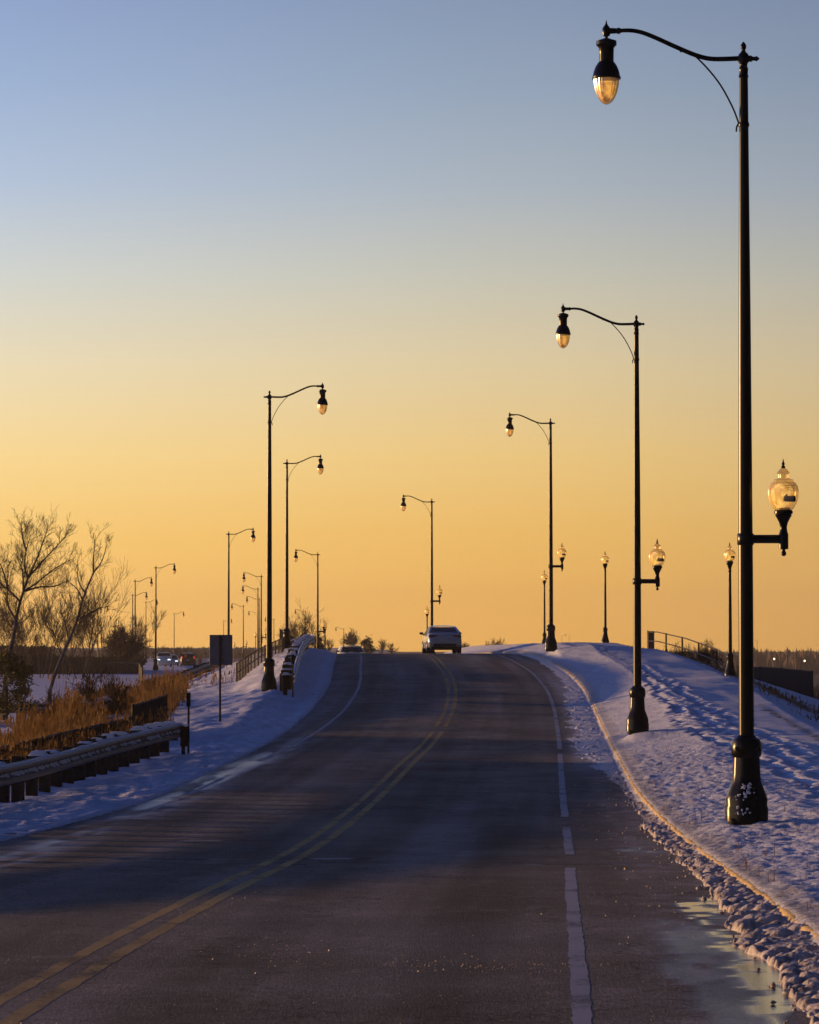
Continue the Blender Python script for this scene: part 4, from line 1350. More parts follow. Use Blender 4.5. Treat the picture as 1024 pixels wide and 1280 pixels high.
def traced_tree(limbs, D, label, rz_seed, trunk_r, mats=('palebark', 'twig'), group=None, twigs=2, minr=.004, dens=3):
    """limbs: lists of photo pixels; first is the trunk"""
    rng = random.Random(rz_seed)
    s = F / D
    base = P(limbs[0][0][0], limbs[0][0][1], D); gz = H(base.x, D)
    base = Vector((base.x, D, gz))
    t = thing('bare_tree', label, 'tree', base, 0, group)
    trunk = []; crown = []
    depths = {}
    for li, lm in enumerate(limbs):
        pts = []
        dy = rng.uniform(-1, 1) * 1.2
        dy0 = depths.get(lm[0], 0.0)
        for k, (x, y) in enumerate(lm):
            fr = k / (len(lm) - 1)
            yo = 0 if li == 0 else dy0 + dy * fr
            q = P(x, y, D + yo)
            if li == 0 and k == 0: q.z = min(q.z, gz) - .2
            pts.append(q - base)
            if li == 0: depths[(x, y)] = 0
        pts = sm_curve(pts, 3)
        r0 = trunk_r * .8 if li == 0 else trunk_r * .36
        r1 = r0 * (.35 if li == 0 else .2)
        trunk.append((pts, [r0 + (r1 - r0) * k / (len(pts) - 1) for k in range(len(pts))]))
        n = len(pts)
        start = int(n * (.45 if li == 0 else .15))
        for k in range(start, n - 1):
            for _ in range(dens):
                tdir = (pts[k + 1] - pts[k]).normalized()
                side = Vector((rng.gauss(0, 1), rng.gauss(0, .8), rng.gauss(0, .8)))
                side = (side - tdir * side.dot(tdir)).normalized()
                branch(crown, pts[k], tdir * .8 + side * .7 + Vector((0, 0, .25)), rng.uniform(.35, .95) * 26 / s, .0065, twigs, rng, .35, .6, (2, 4))
    segs_mesh(trunk, 7).build('trunk', M[mats[0]], t)
    segs_mesh(crown, 3, minr).build('crown', M[mats[1]], t)
    return t


def cv(pts):  # crop of the trees: (0,640) scale 5.82
    return [(x / 5.82, 640 + y / 5.82) for x, y in pts]


tA = [cv([(10, 1400), (60, 1090), (100, 900), (125, 740), (170, 580), (205, 480)]),
      cv([(205, 480), (300, 370), (430, 230), (500, 150)]), cv([(205, 480), (180, 400), (190, 280), (230, 150)]), cv([(170, 580), (260, 520), (400, 410), (530, 340)]),
      cv([(170, 580), (290, 545), (400, 540), (460, 515)]), cv([(145, 650), (70, 575), (0, 515), (-60, 440)]), cv([(112, 780), (60, 680), (55, 560), (60, 340)]),
      cv([(205, 480), (260, 360), (320, 200), (350, 110)]), cv([(170, 580), (165, 440), (125, 330)]), cv([(190, 280), (160, 170), (155, 80)]), cv([(60, 560), (20, 420), (-20, 330)])]
traced_tree(tA, 130, 'large bare tree with pale trunk spreading over the upper left edge', 3, .13, dens=5)
tB = [cv([(340, 1400), (370, 1280), (440, 1080), (500, 940), (560, 790), (600, 640), (680, 440)]),
      cv([(680, 440), (740, 360), (780, 230)]), cv([(680, 440), (680, 330), (695, 170)]), cv([(560, 790), (640, 745), (720, 700), (790, 690)]), cv([(620, 590), (570, 500), (565, 350)]),
      cv([(600, 640), (560, 560), (470, 480)]), cv([(500, 940), (470, 800), (440, 720)])]
traced_tree(tB, 122, 'slender bare tree leaning to the right over the snow field', 9, .10, twigs=2, dens=2)


def bare_tree(px, D, hpx, label, seed, name='bare_tree', cat='tree', stems=3, group=None, base_z=None, width=.5, r=.05, depth=4, bark='bark', minr=None):
    rng = random.Random(seed)
    s = F / D; h = hpx / s * .72
    x = (px - 512) / F * D
    z = H(x, D) if base_z is None else base_z
    t = thing(name, label, cat, (x, D, z - .05), 0, group)
    tr = []; cr = []
    for k in range(stems):
        d = Vector((rng.gauss(0, width * .45), rng.gauss(0, width * .45), 1))
        sg = []
        branch(sg, Vector((rng.gauss(0, .05) * h * .3, rng.gauss(0, .05) * h * .3, 0)), d, h * rng.uniform(.72, .98), r * h / 6 * (1 if stems < 4 else .6), depth, rng, .35, width, (4, 6) if depth > 3 else (4, 6))
        tr.append(sg[0]); cr += sg[1:]
    mr = minr if minr is not None else 0.15 / s
    segs_mesh(tr, 5, mr).build('trunk', M[bark], t)
    segs_mesh(cr, 3, mr).build('crown', M['twig'], t)
    return t


GB = 'bare trees behind the snow field'
for i, (px, D, hp, st, lab) in enumerate([
    (51, 250, 118, 2, 'thin two stemmed bare tree in the gap right of the large pale trunk'),
    (62, 255, 130, 2, 'thin bare tree behind the brush, left of the leaning tree'),
    (97, 245, 150, 2, 'tall bare tree crossing behind the leaning tree top'),
    (104, 250, 122, 3, 'bushy bare tree right behind the leaning tree'),
    (115, 255, 95, 2, 'low bare tree by the double headed far lamp'),
    (31, 260, 92, 3, 'low twiggy bare tree behind the large pale trunk'),
    (14, 255, 110, 3, 'twiggy bare tree near the left picture edge'),
    (-4, 250, 120, 3, 'bare tree cut by the left picture edge'),
    (80, 262, 84, 3, 'short bare tree between the two big left trees'),
    (40, 268, 100, 2, 'thicket tree behind the fork of the large pale trunk'),
    (70, 270, 96, 2, 'thicket tree left of the leaning trunk, half way up'),
    (88, 272, 118, 2, 'thicket tree straight behind the leaning trunk'),
    (110, 275, 104, 2, 'thicket tree just right of the leaning trunk'),
    (128, 280, 74, 4, 'low thicket tree left of the round dark bush'),
    (22, 275, 84, 3, 'low thicket tree beside the pale trunk foot'),
    (2, 272, 90, 3, 'low thicket tree at the left edge'),
]):
    bare_tree(px, D, hp, lab, 20 + i, stems=st, group=GB, width=.42, r=.05, depth=3)
bare_tree(152, 300, 56, 'dense round dark bush at the end of the brush band', 50, 'bare_bush', 'bush', stems=14, width=.75, r=.04, depth=3, minr=.025)
bare_tree(181.5, 470, 62, 'vase shaped bare tree by the highway lamps', 51, stems=6, width=.45, r=.05, depth=3)
bare_tree(380, 330, 74, 'bare round bush behind the top of the guardrail', 52, 'bare_bush', 'bush', stems=10, width=.6, r=.04, depth=3, base_z=-3.2)
for i, (px, D, hp, lab) in enumerate([(76, 96, 42, 'brown twiggy shrub at the left end of the reeds'), (118, 101, 56, 'tall brown twiggy shrub in the middle of the reeds'), (150, 104, 44, 'low brown shrub beside the slatted panel'),
                                      (190, 108, 34, 'brown twiggy shrub above the taller slatted panel'), (100, 92, 34, 'lowest brown shrub near the dark slatted fence')]):
    bare_tree(px, D, hp, lab, 140 + i, 'bare_bush', 'bush', stems=6, width=.7, r=.025, depth=3, group='brown shrubs among the reeds', minr=.006)
for i, (px, D, hp, lab) in enumerate([
    (206, 640, 34, 'small hazy bare tree left of the far highway lamp'), (230, 640, 40, 'small hazy bare tree above the dark red suv'), (249, 660, 32, 'small hazy bare tree right of the dark red suv'),
    (214, 700, 26, 'low far bush between the highway cars'), (264, 700, 24, 'low far bush at the sign back edge'), (300, 620, 36, 'far bare bush right of the grey sign'),
    (441, 560, 52, 'small bare tree over the oncoming car roof'), (478, 500, 40, 'small bare bush right of the round evergreen'), (489, 520, 32, 'smallest bare bush at the crest, left of the sedan'),
    (578, 480, 38, 'low bare bush right of the silver sedan'), (613, 520, 36, 'left one of two tiny bushes on the crest'), (625, 530, 38, 'right one of two tiny bushes on the crest'),
    (412, 540, 40, 'small bare bush left of the oncoming car roof'), (368, 480, 36, 'low bare bush by the far lamp and guardrail'),
    (872, 158, 62, 'twiggy brown shrub behind the right railing'), (852, 162, 54, 'smaller twiggy shrub behind the right railing'), (891, 150, 52, 'lowest twiggy shrub behind the right railing'), (716, 900, 10, 'tiny scrub by the far facing lamps')]):
    x = (px - 512) / F * D
    zb = None
    if 400 < px < 640: zb = P(px, 820, D).z
    if px > 840: zb = P(px, 850, D).z
    bare_tree(px, D, hp * (.58 if px < 640 else .8), lab, 60 + i, 'bare_bush', 'bush', stems=7, width=.6, r=.03, depth=2 if hp < 45 else 3, base_z=zb)


def evergreen(px, py0, py1, wpx, D, label, seed, n=1700, leaf=.10):
    rng = random.Random(seed)
    s = F / D
    base = P(px, py0, D); h = (py0 - py1) / s; w = wpx / s / 2
    z = base.z
    t = thing('evergreen_shrub', label, 'shrub', (base.x, D, z), 0)
    m = MB(); m.tube([(0, 0, -.3), (0.02, 0, h * .5), (0, 0, h * .9)], [.06, .04, .02], 6); m.build('trunk', M['bark'], t)
    m = MB()
    clumps = []
    for k in range(34):
        f = rng.uniform(.05, 1)
        rad = w * (1 - f ** 2.2) ** .5 * rng.uniform(.4, 1.05)
        an = rng.uniform(0, 2 * PI)
        clumps.append((Vector((rad * math.cos(an), rad * math.sin(an), h * f)), rng.uniform(.12, .26) * h))
    for k in range(n):
        c, cr = rng.choice(clumps)
        q = c + Vector((rng.gauss(0, 1), rng.gauss(0, 1), rng.gauss(0, .8))) * cr * .42
        if q.z < 0.0: q.z = abs(q.z)
        a = Vector((rng.gauss(0, 1), rng.gauss(0, 1), rng.gauss(0, 1) + .4)).normalized() * leaf * rng.uniform(.7, 1.6)
        b = a.orthogonal().normalized() * leaf * .30
        b.rotate(Matrix.Rotation(rng.uniform(0, 6), 3, a.normalized()))
        m.add([q - b, q + b, q + a + b * .3, q + a - b * .3], [(0, 1, 2, 3)])
    m.build('crown', M['needle'], t, smooth=False)
    return t


evergreen(8, 892, 822, 62, 108, 'dark olive evergreen shrub at the left picture edge', 5, 4200, .10)
evergreen(459.5, 822, 799, 21, 420, 'round dark evergreen right of the oncoming car', 6, 1300, .22)
evergreen(397, 822, 797, 18, 300, 'dark evergreen shrub behind the top of the guardrail', 7, 900, .16)


# reeds: one mass nobody could count
def reeds(name, label, spots, hmin, hmax, seed, width=.012):
    rng = random.Random(seed)
    m = MB()
    for (x, y, k) in spots:
        gz = H(x, y)
        h = rng.uniform(hmin, hmax) * k
        lean = Vector((rng.gauss(.05, .16), rng.gauss(0, .16), 0)) * h
        w = width * rng.uniform(.7, 1.4)
        an = rng.uniform(0, PI); wx, wy = math.cos(an) * w, math.sin(an) * w
        p0 = Vector((x, y, gz - .05)); p1 = p0 + Vector((0, 0, h * .55)) + lean * .35; p2 = p0 + Vector((0, 0, h)) + lean
        m.add([p0 + Vector((-wx, -wy, 0)), p0 + Vector((wx, wy, 0)), p1 + Vector((wx * .8, wy * .8, 0)), p1 - Vector((wx * .8, wy * .8, 0)), p2], [(0, 1, 2, 3), (3, 2, 4)])
        if rng.random() < .45:   # feathery head
            for _ in range(2):
                hx = p2 + Vector((rng.gauss(0, .03), rng.gauss(0, .03), rng.uniform(-.18, .04)))
                w2 = width * 2.2
                m.add([hx + Vector((-w2, 0, -.07)), hx + Vector((w2, w2 * .5, -.06)), hx + Vector((w2 * .3, 0, .08))], [(0, 1, 2)])
        if rng.random() < .6:    # drooping leaf
            q = p0.lerp(p1, rng.uniform(.4, 1.0)); e = q + Vector((rng.gauss(0, .22), rng.gauss(0, .22), rng.uniform(-.12, .15))) * h
            m.add([q + Vector((0, 0, -w)), q + Vector((0, 0, w)), e], [(0, 1, 2)])
    o_ = m.build(name, M['reed'], smooth=False)
    tag(o_, label, 'reeds', kind='stuff')
    return o_


spots = []
rg = random.Random(77)
while len(spots) < 7500:
    # image-space density translated into the marsh strip behind the fence
    px = rg.uniform(20, 232); D_ = rg.uniform(72, 150)
    x = (px - 512) / F * D_
    yg = 806 - F * H(x, D_) / D_
    # outline of the reed bed in the photo
    lo = np.interp(px, [20, 60, 90, 150, 205, 230], [930, 938, 935, 925, 905, 880])
    hi = np.interp(px, [20, 60, 90, 150, 200, 232], [925, 905, 885, 868, 858, 858])
    if not (hi - 2 < yg < lo): continue
    cl_ = float(fbm(np.array([x * .55]), np.array([D_ * .16]), 3, 201)[0])
    if cl_ < .45 + .16 * rg.random(): continue
    k = .30 + 3.2 * max(0, cl_ - .45) + .5 * rg.random() ** 4
    if px < 70: k *= .55
    k *= np.interp(D_, [72, 85, 96, 110, 150], [.7, 1.05, .9, .55, .45])
    spots.append((x, D_, k))
reeds('dry_reeds', 'golden brown dry reeds filling the ditch left of the road', spots, .55, 1.35, 5, .009)
spots = []
while len(spots) < 2600:       # thin grass poking through the marsh snow
    px = rg.uniform(-20, 75); D_ = rg.uniform(58, 105); x = (px - 512) / F * D_
    if vnoise(np.array([x * .7]), np.array([D_ * .3]), 7)[0] < .5: continue
    spots.append((x, D_, 1))
reeds('dry_grass', 'short dry grass poking through the marsh snow', spots, .10, .32, 6, .008)
spots = []
while len(spots) < 2600:       # weeds along the fence foot
    f = rg.random(); D_ = 56 + 26 * f; px = np.interp(D_, [56, 63, 69, 75, 84], [-30, 30, 90, 150, 205]) + rg.gauss(0, 9)
    x = (px - 512) / F * D_
    spots.append((x, D_ + rg.uniform(.3, 2.0), 1))
reeds('dry_grass', 'dry grass along the low dark slatted fence', spots, .25, .75, 16, .009)
spots = []
rg = random.Random(205)
while len(spots) < 2600:       # grass added out of view, clumped to shade the verge and near road
    D_ = rg.uniform(22, 60); x = float(np.interp(D_, [22, 32, 40, 47, 54, 62], [-11.4, -9.0, -8.1, -7.7, -7.4, -7.1])) - rg.uniform(.1, 1.8)
    if float(fbm(np.array([x * .5]), np.array([D_ * .30]), 3, 207)[0]) < .50: continue
    spots.append((x, D_, .5 + rg.random() + .3 * float(vnoise(np.array([x]), np.array([D_ * .5]), 4)[0])))
reeds('dry_grass', 'added dry brown grass behind the near guardrail, shading verge and road', spots, .30, .62, 26, .012)
spots = []
while len(spots) < 9000:      # brown brush band behind the far fence
    px = rg.uniform(-30, 178); D_ = rg.uniform(283, 330); x = (px - 512) / F * D_
    hi_ = 1 + 0.5 * float(vnoise(np.array([x * .25]), np.array([0.0]), 4)[0]) + (0.8 if px < 60 else 0)
    spots.append((x, D_, hi_))
ob = reeds('brush_band', 'brown brush band beyond the far snow field', spots, .5, 1.15, 9, .04)
ob.data.materials[0] = M['farbrush']
spots = []
while len(spots) < 700:       # weeds on the bank and field
    px = rg.uniform(90, 300); D_ = rg.uniform(118, 190); x = (px - 512) / F * D_
    if vnoise(np.array([x * .5]), np.array([D_ * .2]), 9)[0] < .62: continue
    spots.append((x, D_, 1))
reeds('bank_weeds', 'sparse dry weeds on the left bank and field', spots, .25, .6, 10, .010)
spots = []
while len(spots) < 3000:      # right slope edge grass
    D_ = rg.uniform(84, 165); o_ = rg.gauss(10.7, .5)
    spots.append((float(ROADX(D_)) + o_, D_, 1))
reeds('edge_grass', 'dark grass along the edge of the right snow slope', spots, .03, .11, 12, .010)

# far wood at the right
m = MB(); rg = random.Random(99)
for k in range(5200):
    px = rg.uniform(690, 1400); D_ = rg.uniform(950, 1500); x = (px - 512) / F * D_
    if px < 930 and rg.random() < .6: continue
    z0 = -9.3; hh = rg.uniform(4, 7.6) * (0.85 + .3 * float(vnoise(np.array([x * .02]), np.array([D_ * .01]), 3)[0]))
    w = rg.uniform(.25, 1.1)
    m.add([(x - w * .25, D_, z0), (x + w * .25, D_, z0), (x + w, D_ + rg.uniform(-1, 1), z0 + hh * .6), (x + rg.uniform(-.4, .4), D_, z0 + hh), (x - w, D_ + rg.uniform(-1, 1), z0 + hh * .55)], [(0, 1, 2, 3, 4)])
M['farwood'] = simple('far_wood', (0.19, 0.13, 0.085), 0.95, 0, 0.1, 0.4, 0.1)
wo = m.build('far_wood', M['farwood'], smooth=False); tag(wo, 'hazy brown wood along the right horizon', 'wood', kind='stuff')
m = MB()
for k in range(4200):
    px = rg.uniform(880, 1500); D_ = rg.uniform(230, 520); x = (px - 512) / F * D_
    z0 = H(x, D_) - .1; hh = rg.uniform(1.2, 3.4)
    w = rg.uniform(.05, .22)
    lx = rg.gauss(0, .4)
    m.add([(x - w * .3, D_, z0), (x + w * .3, D_, z0), (x + lx + w, D_, z0 + hh * .6), (x + lx * 1.4, D_, z0 + hh), (x + lx - w, D_, z0 + hh * .55)], [(0, 1, 2, 3, 4)])
wo = m.build('scrub', M['farbrush'], smooth=False); tag(wo, 'brown scrub in the low land right of the slope', 'scrub', kind='stuff')
m = MB()
for k in range(5000):
    px = rg.uniform(-150, 640); D_ = rg.uniform(900, 1600); x = (px - 512) / F * D_
    z0 = H(x, D_) - .3; hh = rg.uniform(1.0, 2.6) * (.6 + float(vnoise(np.array([x * .03]), np.array([1.0]), 3)[0]))
    w = rg.uniform(.2, .9)
    m.add([(x - w * .3, D_, z0), (x + w * .3, D_, z0), (x + w, D_, z0 + hh * .6), (x, D_, z0 + hh), (x - w, D_, z0 + hh * .55)], [(0, 1, 2, 3, 4)])
wo = m.build('far_brush', M['farbrush'], smooth=False); tag(wo, 'low brown brush along the left horizon', 'brush', kind='stuff')

# two lit lamps in the hazy wood
for i, (px, py, lab) in enumerate([(968, 823.5, 'lit yard lamp in the hazy wood, left one'), (1006, 826, 'lit yard lamp in the hazy wood, right one')]):
    D_ = 900; q = P(px, py, D_)
    t = thing('yard_lamp', lab, 'lamp', (q.x, D_, -9.2), 0, 'lit yard lamps in the wood')
    hh = q.z + 9.2
    MB().tube([(0, 0, -1), (0, 0, hh - .3)], .08, 6).build('pole', M['black'], t)
    MB().lathe([(.08, hh - .25), (.18, hh - .18), (.2, hh), (.1, hh + .18), (.02, hh + .22)], (0, 0, 0), 10).build('lamp_bulb', M['yardlight'], t)

# small far highway signs
for (px, py, w, h, shape, D_, lab) in [
    (192, 816.5, 4.6, 5, 'd', 560, 'far dark diamond sign left of the white suv'), (202.5, 816.5, 5.4, 4.5, 'r', 580, 'far dark square sign behind the white suv'),
    (220, 815, 5, 7, 'r', 600, 'far dark box sign at the foot of the highway lamp'), (228, 817.5, 4.4, 3.2, 'r', 610, 'far dark sign above the dark red suv'),
    (241.7, 818, 4.4, 3.6, 'r', 620, 'far dark sign right of the dark red suv'), (257.5, 817, 4.6, 4.6, 'd', 620, 'far dark diamond sign by the grey sign plate')]:
    q = P(px, py, D_); s = F / D_; gz = H(q.x, D_)
    t = thing('traffic_sign', lab, 'traffic sign', (q.x, D_, gz - .2), 0, 'small far highway signs')
    hh = q.z - gz + .2
    MB().tube([(0, .05, 0), (0, .05, hh)], .05, 5).build('post', M['rust'], t)
    m = MB(); a, b = w / s / 2, h / s / 2
    if shape == 'd':
        m.add([(-a, 0, hh), (0, 0, hh - b), (a, 0, hh), (0, 0, hh + b), (-a, .02, hh), (0, .02, hh - b), (a, .02, hh), (0, .02, hh + b)],
              [(0, 1, 2, 3), (7, 6, 5, 4), (0, 4, 5, 1), (1, 5, 6, 2), (2, 6, 7, 3), (3, 7, 4, 0)])
    else:
        m.box((0, 0, hh), (2 * a, .02, 2 * b))
    m.build('sign_plate', M['rust'], t, smooth=False)


# ------------------------------------------------------------------ cars
def make_car(label, kind, paint, loc, rz, lights='tail', group='cars on the roads', slope=0.0):
    t = thing('car', label, 'car', loc, rz, group)
    t.rotation_euler = (slope, 0, rz)
    suv = kind == 'suv'
    zt = 0.30 if suv else 0.0
    hw = 0.93 if suv else 0.89
    # lower body: stations along y (rear negative)
    st = [(-2.27, .70, .42, .62), (-2.25, .80, .36, .74 + zt * .6), (-2.17, .86, .30, .95 + zt * .8), (-2.10, .875, .27, 1.03 + zt), (-1.95, hw, .25, 1.075 + zt), (-1.55, hw + .005, .22, 1.06 + zt), (-1.0, hw + .01, .2, 1.0 + zt),
          (0, hw + .01, .19, .97 + zt), (.9, hw, .2, .95 + zt), (1.2, hw, .2, .93 + zt * .9), (1.7, hw - .01, .22, .86 + zt * .9), (2.05, .83, .24, .76 + zt * .9), (2.2, .74, .3, .66 + zt * .7), (2.26, .62, .36, .56 + zt * .4)]
    vs = []; fs = []
    for (y, w, zb, zt_) in st:
        half = [(0, zb), (w * .82, zb), (w * .96, zb + .09), (w, zb + (zt_ - zb) * .42), (w * .985, zb + (zt_ - zb) * .68), (w * .945, zt_ - .05), (w * .89, zt_ - .005), (w * .5, zt_ + .02), (0, zt_ + .025)]
        ring = half + [(-x, z) for x, z in half[-2:0:-1]]
        vs += [(x, y, z) for x, z in ring]
    n = 16
    for i in range(len(st) - 1):
        for k in range(n):
            fs.append((i * n + k, (i + 1) * n + k, (i + 1) * n + (k + 1) % n, i * n + (k + 1) % n))
    fs.append(tuple(range(n))); fs.append(tuple(range(len(vs) - 1, len(vs) - n - 1, -1)))
    m = MB().add(vs, fs)
    body = m.build('body', paint, t)
    # roof with pillars
    H_ = 1.46 + (.28 if suv else 0)
    belt = 1.04 + zt
    if suv:
        side = [(-2.05, belt), (-1.80, H_ - .06), (-1.3, H_), (.1, H_), (.35, H_ - .03), (1.05, belt - .04)]
    else:
        side = [(-1.80, belt + .03), (-1.02, H_ - .06), (-.55, H_), (.15, H_), (.4, H_ - .04), (1.15, belt - .08)]
    wb, wt = hw * .905, hw * .68
    def cw(z): return wb + (wt - wb) * ((z - belt) / (H_ - belt))
    m = MB()
    # roof skin
    rs = side[1:5]
    vs = []; fs = []
    for (y, z) in rs:
        w = cw(z) + .015
        vs += [(-w, y, z - .07), (-w * .93, y, z - .015), (-w * .5, y, z + .012), (0, y, z + .018), (w * .5, y, z + .012), (w * .93, y, z - .015), (w, y, z - .07)]
    for i in range(len(rs) - 1):
        for k in range(6):
            fs.append((i * 7 + k, i * 7 + k + 1, (i + 1) * 7 + k + 1, (i + 1) * 7 + k))
    m.add(vs, fs)
    for s_ in (-1, 1):
        for (a, b, r_) in ((side[0], side[1], .05), (side[5], side[4], .035)):
            m.tube([(s_ * cw(a[1]), a[0], a[1]), (s_ * (cw(b[1]) - .0), b[0], b[1] - .03)], [r_ * 1.3, r_], 6)
        for yy in ((-.35,) if not suv else (-.5,)):
            m.tube([(s_ * cw(belt), yy, belt - .05), (s_ * cw(H_ - .06), yy - .05, H_ - .05)], .03, 6)
        m.tube([(s_ * cw(p[1]), p[0], p[1] - .04) for p in rs], .035, 6)
    m.build('roof', paint, t)
    # glass
    def pane(name, p4):
        c = sum((Vector(p) for p in p4), Vector()) / 4
        nrm = (Vector(p4[1]) - Vector(p4[0])).cross(Vector(p4[3]) - Vector(p4[0])).normalized() * .004
        MB().add([Vector(p) + nrm for p in p4] + [Vector(p) - nrm for p in p4], [(0, 1, 2, 3), (7, 6, 5, 4), (0, 4, 5, 1), (1, 5, 6, 2), (2, 6, 7, 3), (3, 7, 4, 0)]).build(name, M['carglass'], t, smooth=False)
    a, b = side[0], side[1]
    pane('rear_window', [(-cw(a[1]) + .03, a[0], a[1]), (cw(a[1]) - .03, a[0], a[1]), (cw(b[1]) - .03, b[0], b[1] - .03), (-cw(b[1]) + .03, b[0], b[1] - .03)])
    a, b = side[5], side[4]
    pane('windscreen', [(-cw(a[1]) + .03, a[0], a[1]), (cw(a[1]) - .03, a[0], a[1]), (cw(b[1]) - .03, b[0], b[1] - .03), (-cw(b[1]) + .03, b[0], b[1] - .03)])
    for s_ in (-1, 1):
        pane('side_window', [(s_ * cw(belt), side[0][0] + .15, belt - .02), (s_ * cw(belt), -.38, belt - .04), (s_ * cw(H_ - .07), -.42, H_ - .08), (s_ * cw(H_ - .07), side[1][0] + .06, H_ - .09)])
        pane('side_window', [(s_ * cw(belt), -.32, belt - .04), (s_ * cw(belt), side[5][0] - .1, belt - .08), (s_ * cw(H_ - .07), side[4][0] - .02, H_ - .09), (s_ * cw(H_ - .07), -.36, H_ - .08)])
    # seats and headrests
    for (yy, xs) in ((-1.0, (-.38, .38)), (.1, (-.38, .38))):
        for x in xs:
            m = MB(); m.box((x, yy, belt - .12), (.46, .16, .42), 0, .05); m.box((x, yy, belt + .17), (.24, .10, .16), 0, .03)
            m.build('seat', M['seat'], t)
    # interior floor so the cabin is not hollow
    # wheels
    for s_ in (-1, 1):
        for yy in (-1.36, 1.34):
            r_ = .33 if not suv else .37
            w = MB()
            w.tube([(s_ * (hw - .2), yy, r_), (s_ * (hw - .19), yy, r_), (s_ * (hw + .0), yy, r_), (s_ * (hw + .015), yy, r_)], [r_ - .03, r_, r_, r_ - .03], 20)
            wh = w.build('wheel', M['tyre'], t)
            w = MB(); w.tube([(s_ * (hw + .012), yy, r_), (s_ * (hw + .022), yy, r_)], [r_ * .66, r_ * .6], 14); w.build('rim', M['rim'], wh)
    # mirrors
    for s_ in (-1, 1):
        m = MB(); m.box((s_ * (hw + .12), .62, belt + .02), (.2, .10, .13), 0, .03); m.box((s_ * (hw + .0), .64, belt - .03), (.12, .06, .05)); m.build('mirror', M['chassis'], t)
    # bumper trim, plate, lights (rear)
    m = MB(); m.box((0, -2.235, .45), (1.22, .08, .20), 0, .03); m.box((0, -2.16, .31), (1.45, .2, .16), 0, .03); m.build('rear_bumper', M['chassis'], t)
    MB().box((0, -2.262, .74 + zt * .3), (.34, .02, .16)).build('number_plate', M['plate'], t, smooth=False)
    for s_ in (-1, 1):
        m = MB()
        if suv: m.box((s_ * .74, -2.16, 1.02 + .1), (.16, .10, .36), s_ * .25, .02)
        else: m.box((s_ * .62, -2.175, .905), (.46, .08, .13), s_ * -.12, .02)
        m.build('taillight', M['taillight_on'] if lights == 'tail_on' else M['taillight'], t)
        m = MB(); m.box((s_ * .62, 2.15, .66 + zt * .7), (.34, .14, .14), s_ * -.3, .03)
        m.build('headlight', M['headlight'] if lights == 'head_on' else M['plate'], t)
    m = MB(); m.box((0, 2.2, .50 + zt * .4), (.9, .08, .2), 0, .03); m.build('grille', M['chassis'], t)
    m = MB(); m.box((0, 0, .24), (1.5, 3.8, .1), 0, .02); m.build('underbody', M['chassis'], t, smooth=False)
    return t


q = P(552, 817.5, 168); make_car('silver sedan seen from behind at the crest of the road', 'sedan', M['carpaint'], (q.x, 168, float(ROADZ(168)) + .015), R(4.2), 'tail')
q = P(439.5, 818, 232); make_car('pale car whose roof shows beyond the crest in the oncoming lane', 'suv', M['whitepaint'], (q.x, 232, P(0, 807, 232).z - 1.76), R(180 + 5), 'head')
gz = -2.6
q = P(205, 830, 385); make_car('white suv with headlights on, on the far highway', 'suv', M['whitepaint'], (q.x, 385, H(q.x, 385)), R(184), 'head_on')
q = P(214.5, 830, 405); make_car('pale car following the white suv on the far highway', 'sedan', M['carpaint'], (q.x, 405, H(q.x, 405)), R(184), 'head_on')
q = P(235, 830, 395); make_car('dark red suv driving away on the far highway, taillights on', 'suv', M['redpaint'], (q.x, 395, H(q.x, 395)), R(4), 'tail_on')

# slush crumbs lying on the ploughed strip
m = MB(); rg = random.Random(31)
for k in range(130):
    D_ = 16.5 + 29 * rg.random() ** 1.1 if rg.random() < .9 else rg.uniform(44, 62)
    wd = float(np.interp(D_, [17, 21, 27, 33, 44, 62], [.50, .46, .38, .32, .3, .2]))
    f_ = rg.uniform(.4, 1.25)
    o_ = float(KERB(D_)) + .02 - f_ * wd
    r_ = rg.choice([rg.uniform(.006, .014), rg.uniform(.008, .02), rg.uniform(.012, .03)])
    c = Vector((float(ROADX(D_)) + o_, D_, float(ROADZ(D_)) + .01 + .03 * max(0, 1 - f_) + r_ * .25))
    ph0 = rg.uniform(0, 9)
    vs = []; fs = []
    na, nb = 7, 10
    sx_, sy_, sz_ = rg.uniform(.8, 1.4), rg.uniform(.8, 1.4), rg.uniform(.6, .95)
    jit = [[1 + .30 * (math.sin(2.3 * a + ph0 + 1.7 * b) * math.cos(1.9 * b - ph0) * math.sin(PI * a / (na - 1)) + rg.uniform(-.4, .4) * math.sin(PI * a / (na - 1))) for b in range(nb)] for a in range(na)]
    for a in range(na):
        for b in range(nb):
            th = PI * a / (na - 1); ph = 2 * PI * b / nb
            vs.append(c + Vector((math.sin(th) * math.cos(ph) * sx_, math.sin(th) * math.sin(ph) * sy_, math.cos(th) * sz_)) * r_ * jit[a][b])
    for a in range(na - 1):
        for b in range(nb):
            fs.append((a * nb + b, a * nb + (b + 1) % nb, (a + 1) * nb + (b + 1) % nb, (a + 1) * nb + b))
    m.add(vs, fs)
tag(m.build('slush_lumps', M['slush']), 'small dirty lumps of frozen slush beside the kerb', 'slush', kind='stuff')
spots = []
rg = random.Random(41)
while len(spots) < 700:      # brown blades poking through the verge snow
    D_ = 18 + 50 * rg.random() ** 1.2; o_ = float(KERB(D_)) + .15 + rg.random() ** 1.6 * 2.6
    x = float(ROADX(D_)) + o_
    if vnoise(np.array([x * 1.5]), np.array([D_ * .7]), 13)[0] < .45: continue
    spots.append((x, D_, 1))
reeds('verge_grass', 'short brown grass blades poking through the verge snow', spots, .03, .075, 14, .003)

